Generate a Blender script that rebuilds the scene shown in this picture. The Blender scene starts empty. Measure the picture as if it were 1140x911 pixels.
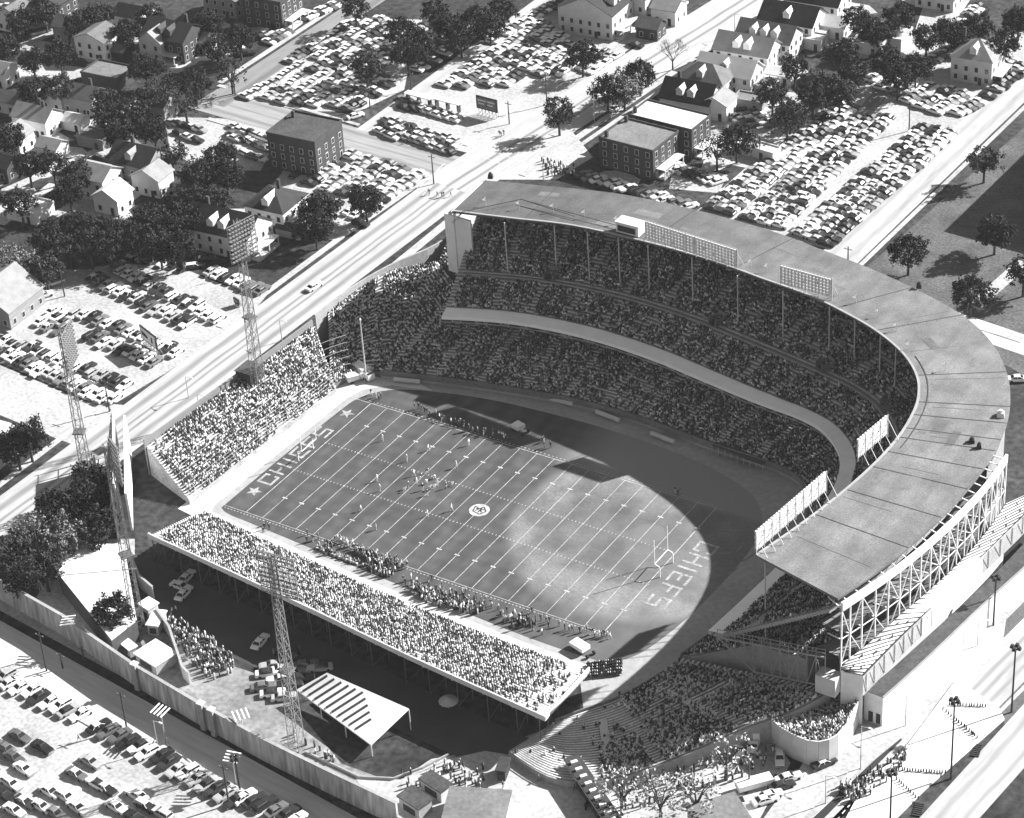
import bpy, bmesh, math, random
import numpy as np
from mathutils import Matrix, Vector
random.seed(7); rng = np.random.default_rng(7)
S = bpy.context.scene
PI = math.pi
COL = S.collection
# ------------------------------------------------------------------ camera, world, sun, exposure
F_, AZ, TX, ROLL, CX, CY, CZ = 2811.704, .5950795, .9875338, -.06995392, 305.574, -343.89, 323.27367
RC = Matrix.Rotation(AZ, 3, 'Z') @ Matrix.Rotation(TX, 3, 'X') @ Matrix.Rotation(ROLL, 3, 'Z')
cam = bpy.data.cameras.new('camera'); camo = bpy.data.objects.new('camera', cam); COL.objects.link(camo)
camo.matrix_world = Matrix.Translation((CX, CY, CZ)) @ RC.to_4x4()
cam.sensor_width = 36; cam.lens = F_ / 1140 * 36; cam.clip_start = 1; cam.clip_end = 6000
S.camera = camo
SUN_EL, SUN_AZ = math.radians(32.5), math.radians(54.4)      # azimuth counter-clockwise from +X
w = bpy.data.worlds.new('World'); S.world = w; w.use_nodes = True
nt = w.node_tree; nt.nodes.clear()
sky = nt.nodes.new('ShaderNodeTexSky'); sky.sky_type = 'NISHITA'; sky.sun_disc = False
sky.sun_elevation = SUN_EL; sky.sun_rotation = PI / 2 - SUN_AZ
bw = nt.nodes.new('ShaderNodeRGBToBW'); bg = nt.nodes.new('ShaderNodeBackground'); wo = nt.nodes.new('ShaderNodeOutputWorld')
bg.inputs['Strength'].default_value = 0.05
nt.links.new(sky.outputs[0], bw.inputs[0]); nt.links.new(bw.outputs[0], bg.inputs['Color']); nt.links.new(bg.outputs[0], wo.inputs[0])
sun = bpy.data.lights.new('sun', 'SUN'); sun.energy = 5.0; sun.angle = math.radians(.5); sun.color = (1, 1, 1)
suno = bpy.data.objects.new('sun', sun); COL.objects.link(suno)
sd = Vector((math.cos(SUN_EL) * math.cos(SUN_AZ), math.cos(SUN_EL) * math.sin(SUN_AZ), math.sin(SUN_EL)))
suno.rotation_euler = sd.to_track_quat('Z', 'Y').to_euler()
S.view_settings.view_transform = 'Standard'; S.view_settings.look = 'None'; S.view_settings.gamma = 1
S.view_settings.exposure = 1.42
S.cycles.max_bounces = 5

hz = bpy.data.meshes.new('haze'); hb = bmesh.new(); bmesh.ops.create_cube(hb, size=1); hb.to_mesh(hz); hb.free()
hzo = bpy.data.objects.new('haze', hz); COL.objects.link(hzo); hzo.scale = (5000, 5600, 345); hzo.location = (-300, 1000, 171); hzo['kind'] = 'stuff'
hm = bpy.data.materials.new('haze_air'); hm.use_nodes = True; hn = hm.node_tree; hn.nodes.clear(); ho = hn.nodes.new('ShaderNodeOutputMaterial'); hv = hn.nodes.new('ShaderNodeVolumePrincipled')
hv.inputs['Color'].default_value = (.95, .95, .95, 1); hv.inputs['Density'].default_value = .000035; hn.links.new(hv.outputs[0], ho.inputs['Volume']); hz.materials.append(hm)

def at(px, py, z=0.0):                                        # survey point of the aerial photograph -> metres on level z
    d = RC @ Vector(((px - 570) / F_, (455.5 - py) / F_, -1)); t = (z - CZ) / d.z
    return Vector((CX + d.x * t, CY + d.y * t, z))
def A2(px, py, z=0.0): p = at(px, py, z); return (p.x, p.y)

# ------------------------------------------------------------------ materials
MATS = {}
def mat(name, a, amt=.15, sc=.5, rough=.85, fine=0, objcol=False, attr=False, metal=0, spec=.3, stretch=None, space='w'):
    if name in MATS: return MATS[name]
    m = bpy.data.materials.new(name); m.use_nodes = True; n = m.node_tree; L = n.links.new
    b = n.nodes['Principled BSDF']; b.inputs['Roughness'].default_value = rough; b.inputs['Metallic'].default_value = metal
    b.inputs['Specular IOR Level'].default_value = spec
    if space == 'w': src = n.nodes.new('ShaderNodeNewGeometry').outputs['Position']
    else: src = n.nodes.new('ShaderNodeTexCoord').outputs['Object']
    mp = n.nodes.new('ShaderNodeMapping'); L(src, mp.inputs['Vector'])
    if stretch: mp.inputs['Scale'].default_value = stretch
    no = n.nodes.new('ShaderNodeTexNoise'); no.inputs['Scale'].default_value = sc; no.inputs['Detail'].default_value = 5
    no.inputs['Roughness'].default_value = .6; L(mp.outputs[0], no.inputs['Vector'])
    mr = n.nodes.new('ShaderNodeMapRange'); mr.inputs['From Min'].default_value = .3; mr.inputs['From Max'].default_value = .7
    mr.inputs['To Min'].default_value = 1 - amt; mr.inputs['To Max'].default_value = 1 + amt; L(no.outputs['Fac'], mr.inputs['Value'])
    val = mr.outputs[0]
    if fine:
        n2 = n.nodes.new('ShaderNodeTexNoise'); n2.inputs['Scale'].default_value = fine; n2.inputs['Detail'].default_value = 2; L(mp.outputs[0], n2.inputs['Vector'])
        m2 = n.nodes.new('ShaderNodeMapRange'); m2.inputs['From Min'].default_value = .3; m2.inputs['From Max'].default_value = .7
        m2.inputs['To Min'].default_value = 1 - amt; m2.inputs['To Max'].default_value = 1 + amt; L(n2.outputs['Fac'], m2.inputs['Value'])
        mm = n.nodes.new('ShaderNodeMath'); mm.operation = 'MULTIPLY'; L(val, mm.inputs[0]); L(m2.outputs[0], mm.inputs[1]); val = mm.outputs[0]
    vm = n.nodes.new('ShaderNodeVectorMath'); vm.operation = 'SCALE'; L(val, vm.inputs['Scale'])
    if objcol: L(n.nodes.new('ShaderNodeObjectInfo').outputs['Color'], vm.inputs[0])
    elif attr:
        at_ = n.nodes.new('ShaderNodeAttribute'); at_.attribute_name = 'Col'; L(at_.outputs['Color'], vm.inputs[0])
    else: vm.inputs[0].default_value = (a, a, a)
    L(vm.outputs[0], b.inputs['Base Color'])
    m['val'] = 1; MATS[name] = m; return m
def after(m):                                                  # node handles of a finished material, for further mixing
    n = m.node_tree; b = n.nodes['Principled BSDF']; return n, b, b.inputs['Base Color'].links[0].from_socket

WHITE = mat('white_paint', .72, .08, .4, .6); SIDE1 = mat('grey_siding', .24, .2, .6, stretch=(.3, .3, 5)); SIDE2 = mat('weathered_siding', .4, .2, .6, stretch=(.3, .3, 5)); CREAM = mat('pale_paint', .5, .12, .4); GREYP = mat('grey_paint', .25, .15, .5)
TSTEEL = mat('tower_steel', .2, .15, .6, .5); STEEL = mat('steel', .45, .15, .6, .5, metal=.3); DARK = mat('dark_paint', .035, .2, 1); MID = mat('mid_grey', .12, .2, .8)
GLASS = mat('window_glass', .02, .1, 2, .12, spec=.5); TYRE = mat('tyre_rubber', .02, .1, 3); CHROME = mat('chrome', .55, .05, 3, .2, metal=.9)
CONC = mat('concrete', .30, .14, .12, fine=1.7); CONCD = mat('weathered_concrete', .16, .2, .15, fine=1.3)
BRICK = mat('dark_brick', .05, .25, .3, fine=5); TAR = mat('roof_tar', .055, .3, .25, fine=1.5)
SHING = mat('shingles_grey', .13, .2, .4, fine=4); SHINGD = mat('shingles_dark', .03, .25, .4, fine=4); SHINGL = mat('shingles_pale', .24, .15, .4, fine=4)
BENCH = mat('bench_boards', .6, .2, .5, fine=2); WOOD = mat('bleacher_wood', .33, .25, .3, fine=2)
CARP = mat('car_paint', .5, .04, 1, .35, objcol=True, spec=.5); CLOTH = mat('clothing', .5, .1, 8, .9, objcol=True)
CROWD = mat('crowd_clothes', .5, .05, 5, .95, attr=True); SKIN = mat('skin', .32, .1, 8); TROU = mat('trousers', .06, .2, 8); TROUL = mat('pale_trousers', .6, .1, 8)
HAIR = mat('hair', .03, .2, 8); BARK = mat('bark', .05, .3, 2, stretch=(1, 1, .2))
LEAF = mat('leaves', .022, .45, .7, fine=3); LEAFL = mat('autumn_leaves', .16, .4, .7, fine=3); LEAFM = mat('mid_leaves', .04, .45, .7, fine=3)
LEAFW = mat('feathery_leaves', .4, .3, .7, fine=3)
LINE = mat('field_chalk', .42, .35, .6, fine=3)
LAMP = mat('lamp_glass', .2, .1, 2, .2)

# ------------------------------------------------------------------ mesh helpers
class MB:
    def __init__(s): s.v = []; s.f = []; s.m = []
    def add(s, vs, fs, mi=0):
        o = len(s.v); s.v += [tuple(v) for v in vs]; s.f += [tuple(i + o for i in f) for f in fs]; s.m += [mi] * len(fs); return s
    def box(s, c, d, rz=0, mi=0, top=1.0):
        x, y, z = d[0] / 2, d[1] / 2, d[2] / 2; cr, sr = math.cos(rz), math.sin(rz); vs = []
        for zz in (-z, z):
            k = 1 if zz < 0 else top
            for xx, yy in ((-x, -y), (x, -y), (x, y), (-x, y)):
                xx *= k; yy *= k
                vs.append((c[0] + xx * cr - yy * sr, c[1] + xx * sr + yy * cr, c[2] + zz))
        return s.add(vs, [(0, 3, 2, 1), (4, 5, 6, 7), (0, 1, 5, 4), (1, 2, 6, 5), (2, 3, 7, 6), (3, 0, 4, 7)], mi)
    def bar(s, a, b, w, h=None, mi=0):
        a = Vector(a); b = Vector(b); h = h or w; d = (b - a)
        if d.length < 1e-6: return s
        d.normalize(); up = Vector((0, 0, 1)) if abs(d.z) < .95 else Vector((0, 1, 0))
        r = d.cross(up).normalized() * w / 2; u = r.cross(d).normalized() * h / 2
        vs = [p + q for p in (a, b) for q in (-r - u, r - u, r + u, -r + u)]
        return s.add(vs, [(0, 1, 2, 3), (7, 6, 5, 4), (0, 4, 5, 1), (1, 5, 6, 2), (2, 6, 7, 3), (3, 7, 4, 0)], mi)
    def cyl(s, a, b, r1, r2=None, n=8, mi=0, caps=True):
        a = Vector(a); b = Vector(b); r2 = r1 if r2 is None else r2; d = (b - a).normalized()
        up = Vector((0, 0, 1)) if abs(d.z) < .95 else Vector((0, 1, 0)); r = d.cross(up).normalized(); u = r.cross(d)
        vs = [a + (r * math.cos(t) + u * math.sin(t)) * r1 for t in [2 * PI * i / n for i in range(n)]] + [b + (r * math.cos(t) + u * math.sin(t)) * r2 for t in [2 * PI * i / n for i in range(n)]]
        fs = [(i, (i + 1) % n, n + (i + 1) % n, n + i) for i in range(n)]
        if caps: fs += [tuple(range(n - 1, -1, -1)), tuple(range(n, 2 * n))]
        return s.add(vs, fs, mi)
    def prism(s, poly, z0, z1, mi=0, mt=None):
        n = len(poly); ar = sum(poly[i][0] * poly[(i + 1) % n][1] - poly[(i + 1) % n][0] * poly[i][1] for i in range(n))
        if ar < 0: poly = poly[::-1]
        vs = [(p[0], p[1], z0) for p in poly] + [(p[0], p[1], z1) for p in poly]
        s.add(vs, [(i, (i + 1) % n, n + (i + 1) % n, n + i) for i in range(n)] + [tuple(range(n - 1, -1, -1))], mi)
        return s.add(vs[n:], [tuple(range(n))], mi if mt is None else mt)
    def sheet(s, poly, z, mi=0):
        n = len(poly); ar = sum(poly[i][0] * poly[(i + 1) % n][1] - poly[(i + 1) % n][0] * poly[i][1] for i in range(n))
        if ar < 0: poly = poly[::-1]
        return s.add([(p[0], p[1], z) for p in poly], [tuple(range(n))], mi)
    def strip(s, A, B, mi=0):
        n = len(A); return s.add(list(A) + list(B), [(i, i + 1, n + i + 1, n + i) for i in range(n - 1)], mi)
    def build(s, name, mats, parent=None, smooth=False):
        me = bpy.data.meshes.new(name); me.from_pydata(s.v, [], s.f)
        if not isinstance(mats, (list, tuple)): mats = [mats]
        for m in mats: me.materials.append(m)
        if len(mats) > 1: me.polygons.foreach_set('material_index', s.m)
        if smooth: me.polygons.foreach_set('use_smooth', [True] * len(s.f))
        me.update(); return link(name, me, parent)
def link(name, data, parent=None):
    o = bpy.data.objects.new(name, data); COL.objects.link(o)
    if parent: o.parent = parent
    return o
def tag(o, label=None, cat=None, group=None, kind=None):
    if label: o['label'] = label
    if cat: o['category'] = cat
    if group: o['group'] = group
    if kind: o['kind'] = kind
    return o
def empty(name, loc=(0, 0, 0), rz=0, label=None, cat=None, group=None):
    o = link(name, None); o.location = loc; o.rotation_euler = (0, 0, rz); o.empty_display_size = .1; return tag(o, label, cat, group)
def dup(root, loc, rz, label=None, cat=None, group=None, col=None, col2=None, sc=1):
    r = root.copy(); COL.objects.link(r); r.location = loc; r.rotation_euler = (0, 0, rz); r.scale = (sc, sc, sc)
    if col is not None: r.color = (col, col, col, 1)
    for ch in root.children:
        c = ch.copy(); COL.objects.link(c); c.parent = r
        if col is not None and ch.get('paint'): cc = col2 if (ch.get('paint') == 2 and col2 is not None) else col; c.color = (cc, cc, cc, 1)
        for g in ch.children: d = g.copy(); COL.objects.link(d); d.parent = c
    return tag(r, label, cat, group)
def structure(name, mb, m): return tag(mb.build(name, m), kind='structure')
def resamp(P, n):
    P = np.array(P, float); out = []; m = len(P) - 1
    for k in range(n):
        t = k / (n - 1) * m; i = min(int(t), m - 1); f = t - i
        p0 = P[max(i - 1, 0)]; p1 = P[i]; p2 = P[i + 1]; p3 = P[min(i + 2, m)]
        out.append(.5 * ((2 * p1) + (-p0 + p2) * f + (2 * p0 - 5 * p1 + 4 * p2 - p3) * f * f + (-p0 + 3 * p1 - 3 * p2 + p3) * f ** 3))
    return np.array(out)
ORD = 'first second third fourth fifth sixth seventh eighth ninth tenth eleventh twelfth thirteenth fourteenth fifteenth sixteenth seventeenth eighteenth nineteenth twentieth'.split()
TENS = {20: 'twenty', 30: 'thirty', 40: 'forty', 50: 'fifty', 60: 'sixty', 70: 'seventy', 80: 'eighty', 90: 'ninety'}
def ordw(n):
    if n <= 20: return ORD[n - 1]
    t, u = n // 10 * 10, n % 10
    return {30: 'thirtieth', 40: 'fortieth', 50: 'fiftieth', 60: 'sixtieth', 70: 'seventieth', 80: 'eightieth', 90: 'ninetieth'}[t] if u == 0 else TENS[t] + '-' + ORD[u - 1]

# ------------------------------------------------------------------ ground, lots, streets
m_ground = mat('ground_turf', .03, .7, .05, fine=.6)
g = MB(); g.sheet([(-2500, -1500), (1500, -1500), (1500, 3500), (-2500, 3500)], -.05); structure('ground', g, m_ground)
DUST = mat('dusty_gravel', .36, .24, .06, fine=1.2); PAVE = mat('pale_pavement', .37, .2, .08, fine=1.1)
def road(name, p0, p1, width, z, a=.34, lanes=((-.28, .06), (-.1, .05), (.12, .05), (.3, .06)), dark=.35):
    p0 = Vector((*p0, 0)); p1 = Vector((*p1, 0)); d = p1 - p0; L = d.length; ang = math.atan2(d.y, d.x)
    mb = MB(); n = max(2, int(L / 20))
    for i in range(n): mb.sheet([(L * i / n, -width / 2), (L * (i + 1) / n, -width / 2), (L * (i + 1) / n, width / 2), (L * i / n, width / 2)], 0)
    m = mat('asphalt_' + name, a, .1, .25, fine=1.2, space='o', stretch=(.12, 1, 1))
    nn, b, src = after(m); Lk = nn.links.new
    tc = nn.nodes.new('ShaderNodeTexCoord'); sp = nn.nodes.new('ShaderNodeSeparateXYZ'); Lk(tc.outputs['Object'], sp.inputs[0])
    wv = nn.nodes.new('ShaderNodeTexNoise'); wv.inputs['Scale'].default_value = .03; Lk(tc.outputs['Object'], wv.inputs['Vector'])
    ad = nn.nodes.new('ShaderNodeMath'); ad.operation = 'MULTIPLY_ADD'; Lk(wv.outputs['Fac'], ad.inputs[0]); ad.inputs[1].default_value = 1.6; Lk(sp.outputs['Y'], ad.inputs[2])
    tot = None
    for c, wd in lanes:
        sub = nn.nodes.new('ShaderNodeMath'); sub.operation = 'SUBTRACT'; Lk(ad.outputs[0], sub.inputs[0]); sub.inputs[1].default_value = c * width + .8
        ab = nn.nodes.new('ShaderNodeMath'); ab.operation = 'ABSOLUTE'; Lk(sub.outputs[0], ab.inputs[0])
        mr = nn.nodes.new('ShaderNodeMapRange'); mr.interpolation_type = 'SMOOTHSTEP'; mr.inputs['From Min'].default_value = wd * width * .15; mr.inputs['From Max'].default_value = wd * width
        mr.inputs['To Min'].default_value = 1 - dark; mr.inputs['To Max'].default_value = 1; Lk(ab.outputs[0], mr.inputs['Value'])
        if tot is None: tot = mr.outputs[0]
        else: mu = nn.nodes.new('ShaderNodeMath'); mu.operation = 'MULTIPLY'; Lk(tot, mu.inputs[0]); Lk(mr.outputs[0], mu.inputs[1]); tot = mu.outputs[0]
    vs = nn.nodes.new('ShaderNodeVectorMath'); vs.operation = 'SCALE'; Lk(src, vs.inputs[0]); Lk(tot, vs.inputs['Scale']); Lk(vs.outputs[0], b.inputs['Base Color'])
    o = structure(name, mb, m); o.location = (p0.x, p0.y, z); o.rotation_euler = (0, 0, ang); return o
def pts(*a, z=0): return [A2(a[i], a[i + 1], z) for i in range(0, len(a), 2)]
# pale lots, in survey outlines
mb = MB()
for poly in [pts(-20, 398, 95, 447, 150, 452, 95, 500, 60, 487, 0, 462, -20, 455), pts(95, 300, 130, 293, 200, 297, 250, 318, 300, 325, 278, 352, 185, 415, 130, 448, 100, 447, -20, 395, -20, 360, 40, 330, 72, 300),
             pts(335, 165, 388, 165, 480, 198, 378, 268, 330, 262, 300, 232, 300, 210), pts(262, 108, 345, 55, 400, 20, 470, 22, 455, 75, 450, 100, 400, 124, 340, 124),
             pts(425, 140, 470, 95, 560, 40, 610, 0, 665, 0, 735, 28, 665, 82, 570, 140, 528, 172, 500, 165), pts(182, 130, 250, 132, 312, 148, 290, 190, 230, 190, 190, 170),
             pts(770, 240, 930, 98, 1010, 85, 1060, 55, 1140, 35, 1142, 75, 925, 278, 900, 272), pts(-60, 700, 0, 705, 130, 790, 300, 880, 420, 935, -60, 960),
             pts(40, 665, 60, 635, 100, 600, 150, 600, 150, 700, 110, 725), pts(450, 865, 480, 845, 560, 832, 680, 850, 800, 835, 860, 815, 880, 850, 830, 940, 500, 940),
             pts(930, 800, 1140, 640, 1142, 740, 940, 925, 840, 925), pts(550, 150, 620, 125, 660, 175, 620, 200, 520, 200), pts(750, 160, 800, 150, 900, 80, 860, 40, 800, 60, 740, 110),
             pts(820, 60, 860, 75, 900, 120, 860, 160, 800, 190, 780, 190), pts(750, 180, 810, 195, 800, 215, 745, 210), pts(0, 74, 50, 70, 100, 76, 105, 84, 70, 90, 20, 92, 0, 90),
             pts(1030, 0, 1080, 0, 1050, 45, 1060, 60, 1090, 60, 1100, 50, 1140, 60, 1100, 100, 1040, 80, 1010, 60)]:
    mb.sheet(poly, -.035 + .004 * len(mb.f) * .3)
structure('parking_lot', mb, DUST)
# streets
road('main_street', (-47.6, -60), (-40.9, 150), 15, .004, a=.38, lanes=((-.3, .1), (-.08, .045), (.05, .045), (.27, .1)), dark=.45)
road('main_street_north', (-41.2, 146), (-8, 420), 17.5, .008, a=.38, lanes=((-.15, .05), (.05, .05)), dark=.5)
road('cross_street', (-136, 160), (-38, 154.5), 13.5, .000, a=.27, lanes=((-.3, .1), (.0, .04), (.32, .1)), dark=.3)
road('side_street', (-131, 158), (-128, 430), 9, .009, a=.2, lanes=((-.3, .2),), dark=.35)
road('alley', (-80.5, 163), (-79, 430), 6.5, .004, a=.38, lanes=((-.1, .3),), dark=.15)
road('east_street', (67.5, 130), (77, 420), 10.5, .004, a=.38, lanes=((-.2, .15), (.25, .12)), dark=.22)
road('lower_street', (-60, -56), (100, -78), 11, .004, a=.5, lanes=((-.3, .1), (.1, .06)), dark=.15)
road('south_street', (157.5, -50), (182, 130), 9, .012, a=.34, lanes=((-.25, .08), (.0, .08), (.25, .08)), dark=.3)
road('boulevard', (171.5, -50), (192, 130), 9, .008, a=.36, lanes=((-.25, .08), (.2, .1)), dark=.25)
road('lot_aisle', (46, 167), (38.5, 250), 4.6, .004, a=.22, lanes=((0, .3),), dark=.15)
road('side_lane', (104, 143), (200, 130), 8, .004, a=.5, lanes=((0, .3),), dark=.08)
mb = MB(); mb.sheet(pts(1003, 822, 1008, 830, 925, 925, 890, 925, 975, 845), .012); mb.sheet(pts(958, 885, 990, 925, 925, 925), .016); structure('dark_band', mb, mat('near_black', .025, .2, .3))  # flat near-black band and triangular patch on the ground
mb = MB()
for k in range(14):
    a = at(1001 - k * 6.0, 832 + k * 7.0); b = at(1001 - k * 6.0 - 3.4, 832 + k * 7.0 + 4.0); mb.add([(a.x - .1, a.y, .02), (a.x + .1, a.y, .02), (b.x + .1, b.y, .02), (b.x - .1, b.y, .02)], [(0, 1, 2, 3)])
structure('lane_marking', mb, WHITE)
# kerbs and sidewalks as real steps
mb = MB()
def walk(a, b, wd=1.6, h=.13): mb.bar((a[0], a[1], h / 2), (b[0], b[1], h / 2), wd, h)
for a, b, wd in [((-57.2, -60), (-56.6, 20), 1.6), ((-53.4, 60), (-51.2, 140), 1.8), ((-31, 60), (-31.2, 142), 2.4), ((-50.5, 168), (-33, 420), 1.5), ((-27, 160), (-3, 420), 2.2), ((-23, 168), (1, 420), 1.4),
                 ((-126.5, 150), (-62, 146.5), 1.6), ((-137, 168.5), (-134, 168.5), 1.5), ((-122, 168), (-84.5, 165.5), 1.3), ((-75, 165), (-51, 163.5), 1.3), ((-137.5, 170), (-134.5, 420), 1.8),
                 ((74.5, 150), (84, 420), 1.2), ((-50, -48.5), (92, -67.5), 2.2), ((-50, -63.5), (20, -73), 1.4), ((150, -50), (155, -8), 1.2), ((153.5, -45), (176, 125), 1.2), ((163, -45), (187, 120), .8)]:
    walk(a, b, wd)
for p in [(1083, 343, 1140, 292), (1090, 362, 1140, 378)]:
    a, b = A2(p[0], p[1]), A2(p[2], p[3]); walk(a, b, 3.6, .12)
structure('sidewalk', mb, PAVE)
# crosswalk lines at the intersection and lane dashes
mb = MB()
def dash(a, b, wd, n=1, z=.022, duty=.5):
    a = Vector((*a, z)); b = Vector((*b, z))
    for i in range(n):
        p = a.lerp(b, i / n); q = a.lerp(b, (i + (duty if n > 1 else 1)) / n); r = Vector((-(b - a).y, (b - a).x, 0)).normalized() * wd / 2
        mb.add([p - r, q - r, q + r, p + r], [(0, 1, 2, 3)])
for q in [(495, 182, 460, 215), (505, 184, 470, 218), (452, 205, 478, 213), (540, 165, 585, 182), (530, 172, 572, 188)]:
    dash(A2(q[0], q[1]), A2(q[2], q[3]), .35)
dash(A2(185, 780), A2(300, 838), .18, 22); dash((168, -40), (190, 120), .2)
structure('road_marking', mb, LINE)

# ------------------------------------------------------------------ playing field
YD = .9144
def fpt(x, y): return (x, y)
m_dirt = mat('warning_track_dirt', .30, .12, .1, fine=.9); m_dirtw = mat('pale_dirt', .52, .08, .1, fine=1.2)
mb = MB(); mb.sheet([(-14, -6), (-10.5, 56), (-6, 59), (5, 61.5), (20, 67), (45, 71), (80, 70), (103, 68), (113, 55), (116, 30), (113, 5), (108, -12), (101, -24), (94, -14), (70, -14), (40, -12.5), (0, -7)], .0)
structure('track_dirt', mb, m_dirt)
mb = MB(); mb.sheet([(-14.5, -6), (-11, 56), (-8, 61.5), (-2, 60.6), (6, 61), (10, 60), (0, 57.5), (-5, 53), (-6.4, 48), (-8, -1), (-7, -3.4), (40, -8), (80, -10.3), (94, -10.5), (97, -14), (94, -15.5), (70, -15), (40, -13.5), (0, -8)], .004)
structure('track_sand', mb, m_dirtw)
gm = mat('field_grass', .066, .07, .06, fine=.5)
n_, b_, s_ = after(gm); Lk = n_.links.new
ge = n_.nodes.new('ShaderNodeNewGeometry')
mp = n_.nodes.new('ShaderNodeMapping'); mp.inputs['Scale'].default_value = (.9, .28, 1); Lk(ge.outputs['Position'], mp.inputs[0])
mp.inputs['Rotation'].default_value = (0, 0, math.radians(6))
nz = n_.nodes.new('ShaderNodeTexNoise'); nz.inputs['Scale'].default_value = .35; nz.inputs['Detail'].default_value = 3; Lk(mp.outputs[0], nz.inputs['Vector'])
wv = n_.nodes.new('ShaderNodeTexWave'); wv.bands_direction = 'X'; wv.inputs['Scale'].default_value = .055; wv.inputs['Distortion'].default_value = 6; wv.inputs['Detail'].default_value = 3; wv.inputs['Detail Scale'].default_value = 2; Lk(ge.outputs['Position'], wv.inputs['Vector'])
mw = n_.nodes.new('ShaderNodeTexWave'); mw.bands_direction = 'Y'; mw.inputs['Scale'].default_value = .075; mw.inputs['Distortion'].default_value = 3; mw.inputs['Detail'].default_value = 2; Lk(ge.outputs['Position'], mw.inputs['Vector'])
def mth(op, a, b=None, c=None):
    q = n_.nodes.new('ShaderNodeMath'); q.operation = op
    for i, x in enumerate((a, b, c)):
        if x is None: continue
        if hasattr(x, 'type'): Lk(x, q.inputs[i])
        else: q.inputs[i].default_value = x
    return q.outputs[0]
def rngm(v, a, b, c, d, smooth=True):
    q = n_.nodes.new('ShaderNodeMapRange'); q.interpolation_type = 'SMOOTHSTEP' if smooth else 'LINEAR'
    for k, x in zip(('From Min', 'From Max', 'To Min', 'To Max'), (a, b, c, d)): q.inputs[k].default_value = x
    Lk(v, q.inputs['Value']); return q.outputs[0]
band = mth('MULTIPLY', rngm(nz.outputs['Fac'], .35, .65, .84, 1.12), mth('MULTIPLY', rngm(wv.outputs['Fac'], 0, 1, .9, 1.08), rngm(mw.outputs['Fac'], 0, 1, .93, 1.06)))
sp = n_.nodes.new('ShaderNodeSeparateXYZ'); Lk(ge.outputs['Position'], sp.inputs[0])
dx = mth('SUBTRACT', sp.outputs['X'], 83.0); dy = mth('SUBTRACT', sp.outputs['Y'], 34.0)
rad = mth('SQRT', mth('ADD', mth('MULTIPLY', dx, dx), mth('MULTIPLY', dy, dy)))
wob = n_.nodes.new('ShaderNodeTexNoise'); wob.inputs['Scale'].default_value = .12; wob.inputs['Detail'].default_value = 4; Lk(ge.outputs['Position'], wob.inputs['Vector'])
rad2 = mth('ADD', rad, mth('MULTIPLY', wob.outputs['Fac'], 1.6))
wb2 = n_.nodes.new('ShaderNodeTexNoise'); wb2.inputs['Scale'].default_value = 1.6; wb2.inputs['Detail'].default_value = 5; Lk(ge.outputs['Position'], wb2.inputs['Vector'])
inside = rngm(mth('ADD', rad2, mth('MULTIPLY', wb2.outputs['Fac'], 1.5)), 30.0, 34.0, 1, 0)
# worn bare ring of the old diamond, brightest at its outer arc and at the far sideline; grassy square in the middle
ring = rngm(rad2, 15, 28, .2, .8)
blot = mth('MULTIPLY', rngm(wob.outputs['Fac'], .35, .68, .45, 1.15), rngm(wb2.outputs['Fac'], .35, .65, .75, 1.2))
ux = mth('ABSOLUTE', mth('ADD', mth('MULTIPLY', dx, .8), mth('MULTIPLY', dy, -.6))); uy = mth('ABSOLUTE', mth('ADD', mth('MULTIPLY', dx, .6), mth('MULTIPLY', dy, .8)))
sq = rngm(mth('MAXIMUM', ux, uy), 12.5, 14, 0, 1)
fary = rngm(sp.outputs['Y'], 36, 56, 0, 1)
worn = mth('MULTIPLY', mth('MULTIPLY', inside, blot), mth('ADD', mth('MULTIPLY', sq, ring), mth('MULTIPLY', fary, .8)))
worn = mth('ADD', mth('MULTIPLY', worn, .5), mth('MULTIPLY', inside, mth('MULTIPLY', blot, .3)))
farw = mth('MULTIPLY', rngm(sp.outputs['Y'], 45, 51, 0, 1), rngm(sp.outputs['X'], 45, 62, 0, 1)); worn = mth('MAXIMUM', worn, farw)
mound = rngm(rad, 3.2, 4.4, .35, 0); worn = mth('MAXIMUM', worn, mound)
worn = mth('MINIMUM', mth('ADD', worn, rngm(sp.outputs['X'], 62, 98, 0, .2)), 1.0)
vs = n_.nodes.new('ShaderNodeVectorMath'); vs.operation = 'SCALE'; Lk(s_, vs.inputs[0]); Lk(band, vs.inputs['Scale'])
mx = n_.nodes.new('ShaderNodeMix'); mx.data_type = 'RGBA'; Lk(worn, mx.inputs['Factor']); Lk(vs.outputs[0], mx.inputs[6]); mx.inputs[7].default_value = (.23, .23, .23, 1); Lk(mx.outputs[2], b_.inputs['Base Color'])
ctl = [(-6, -1.2), (-5.7, 20), (-4.8, 43), (-4, 49), (-1.5, 53.5), (3, 57), (10, 59.6), (22, 62.5), (36, 64), (57, 64.6), (78, 62.8), (94, 58), (101.5, 51), (104.6, 42), (105.2, 30), (104.6, 15), (102.6, 2), (100.5, -4), (97, -7.5), (92, -8.5), (75, -8.4), (50, -6.6), (25, -4.6), (5, -3), (-3, -2.4)]
C2 = resamp(ctl + [ctl[0]], 140)[:-1]
gb = MB(); gb.sheet([tuple(p) for p in C2], .012); structure('grass', gb, gm)
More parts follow.
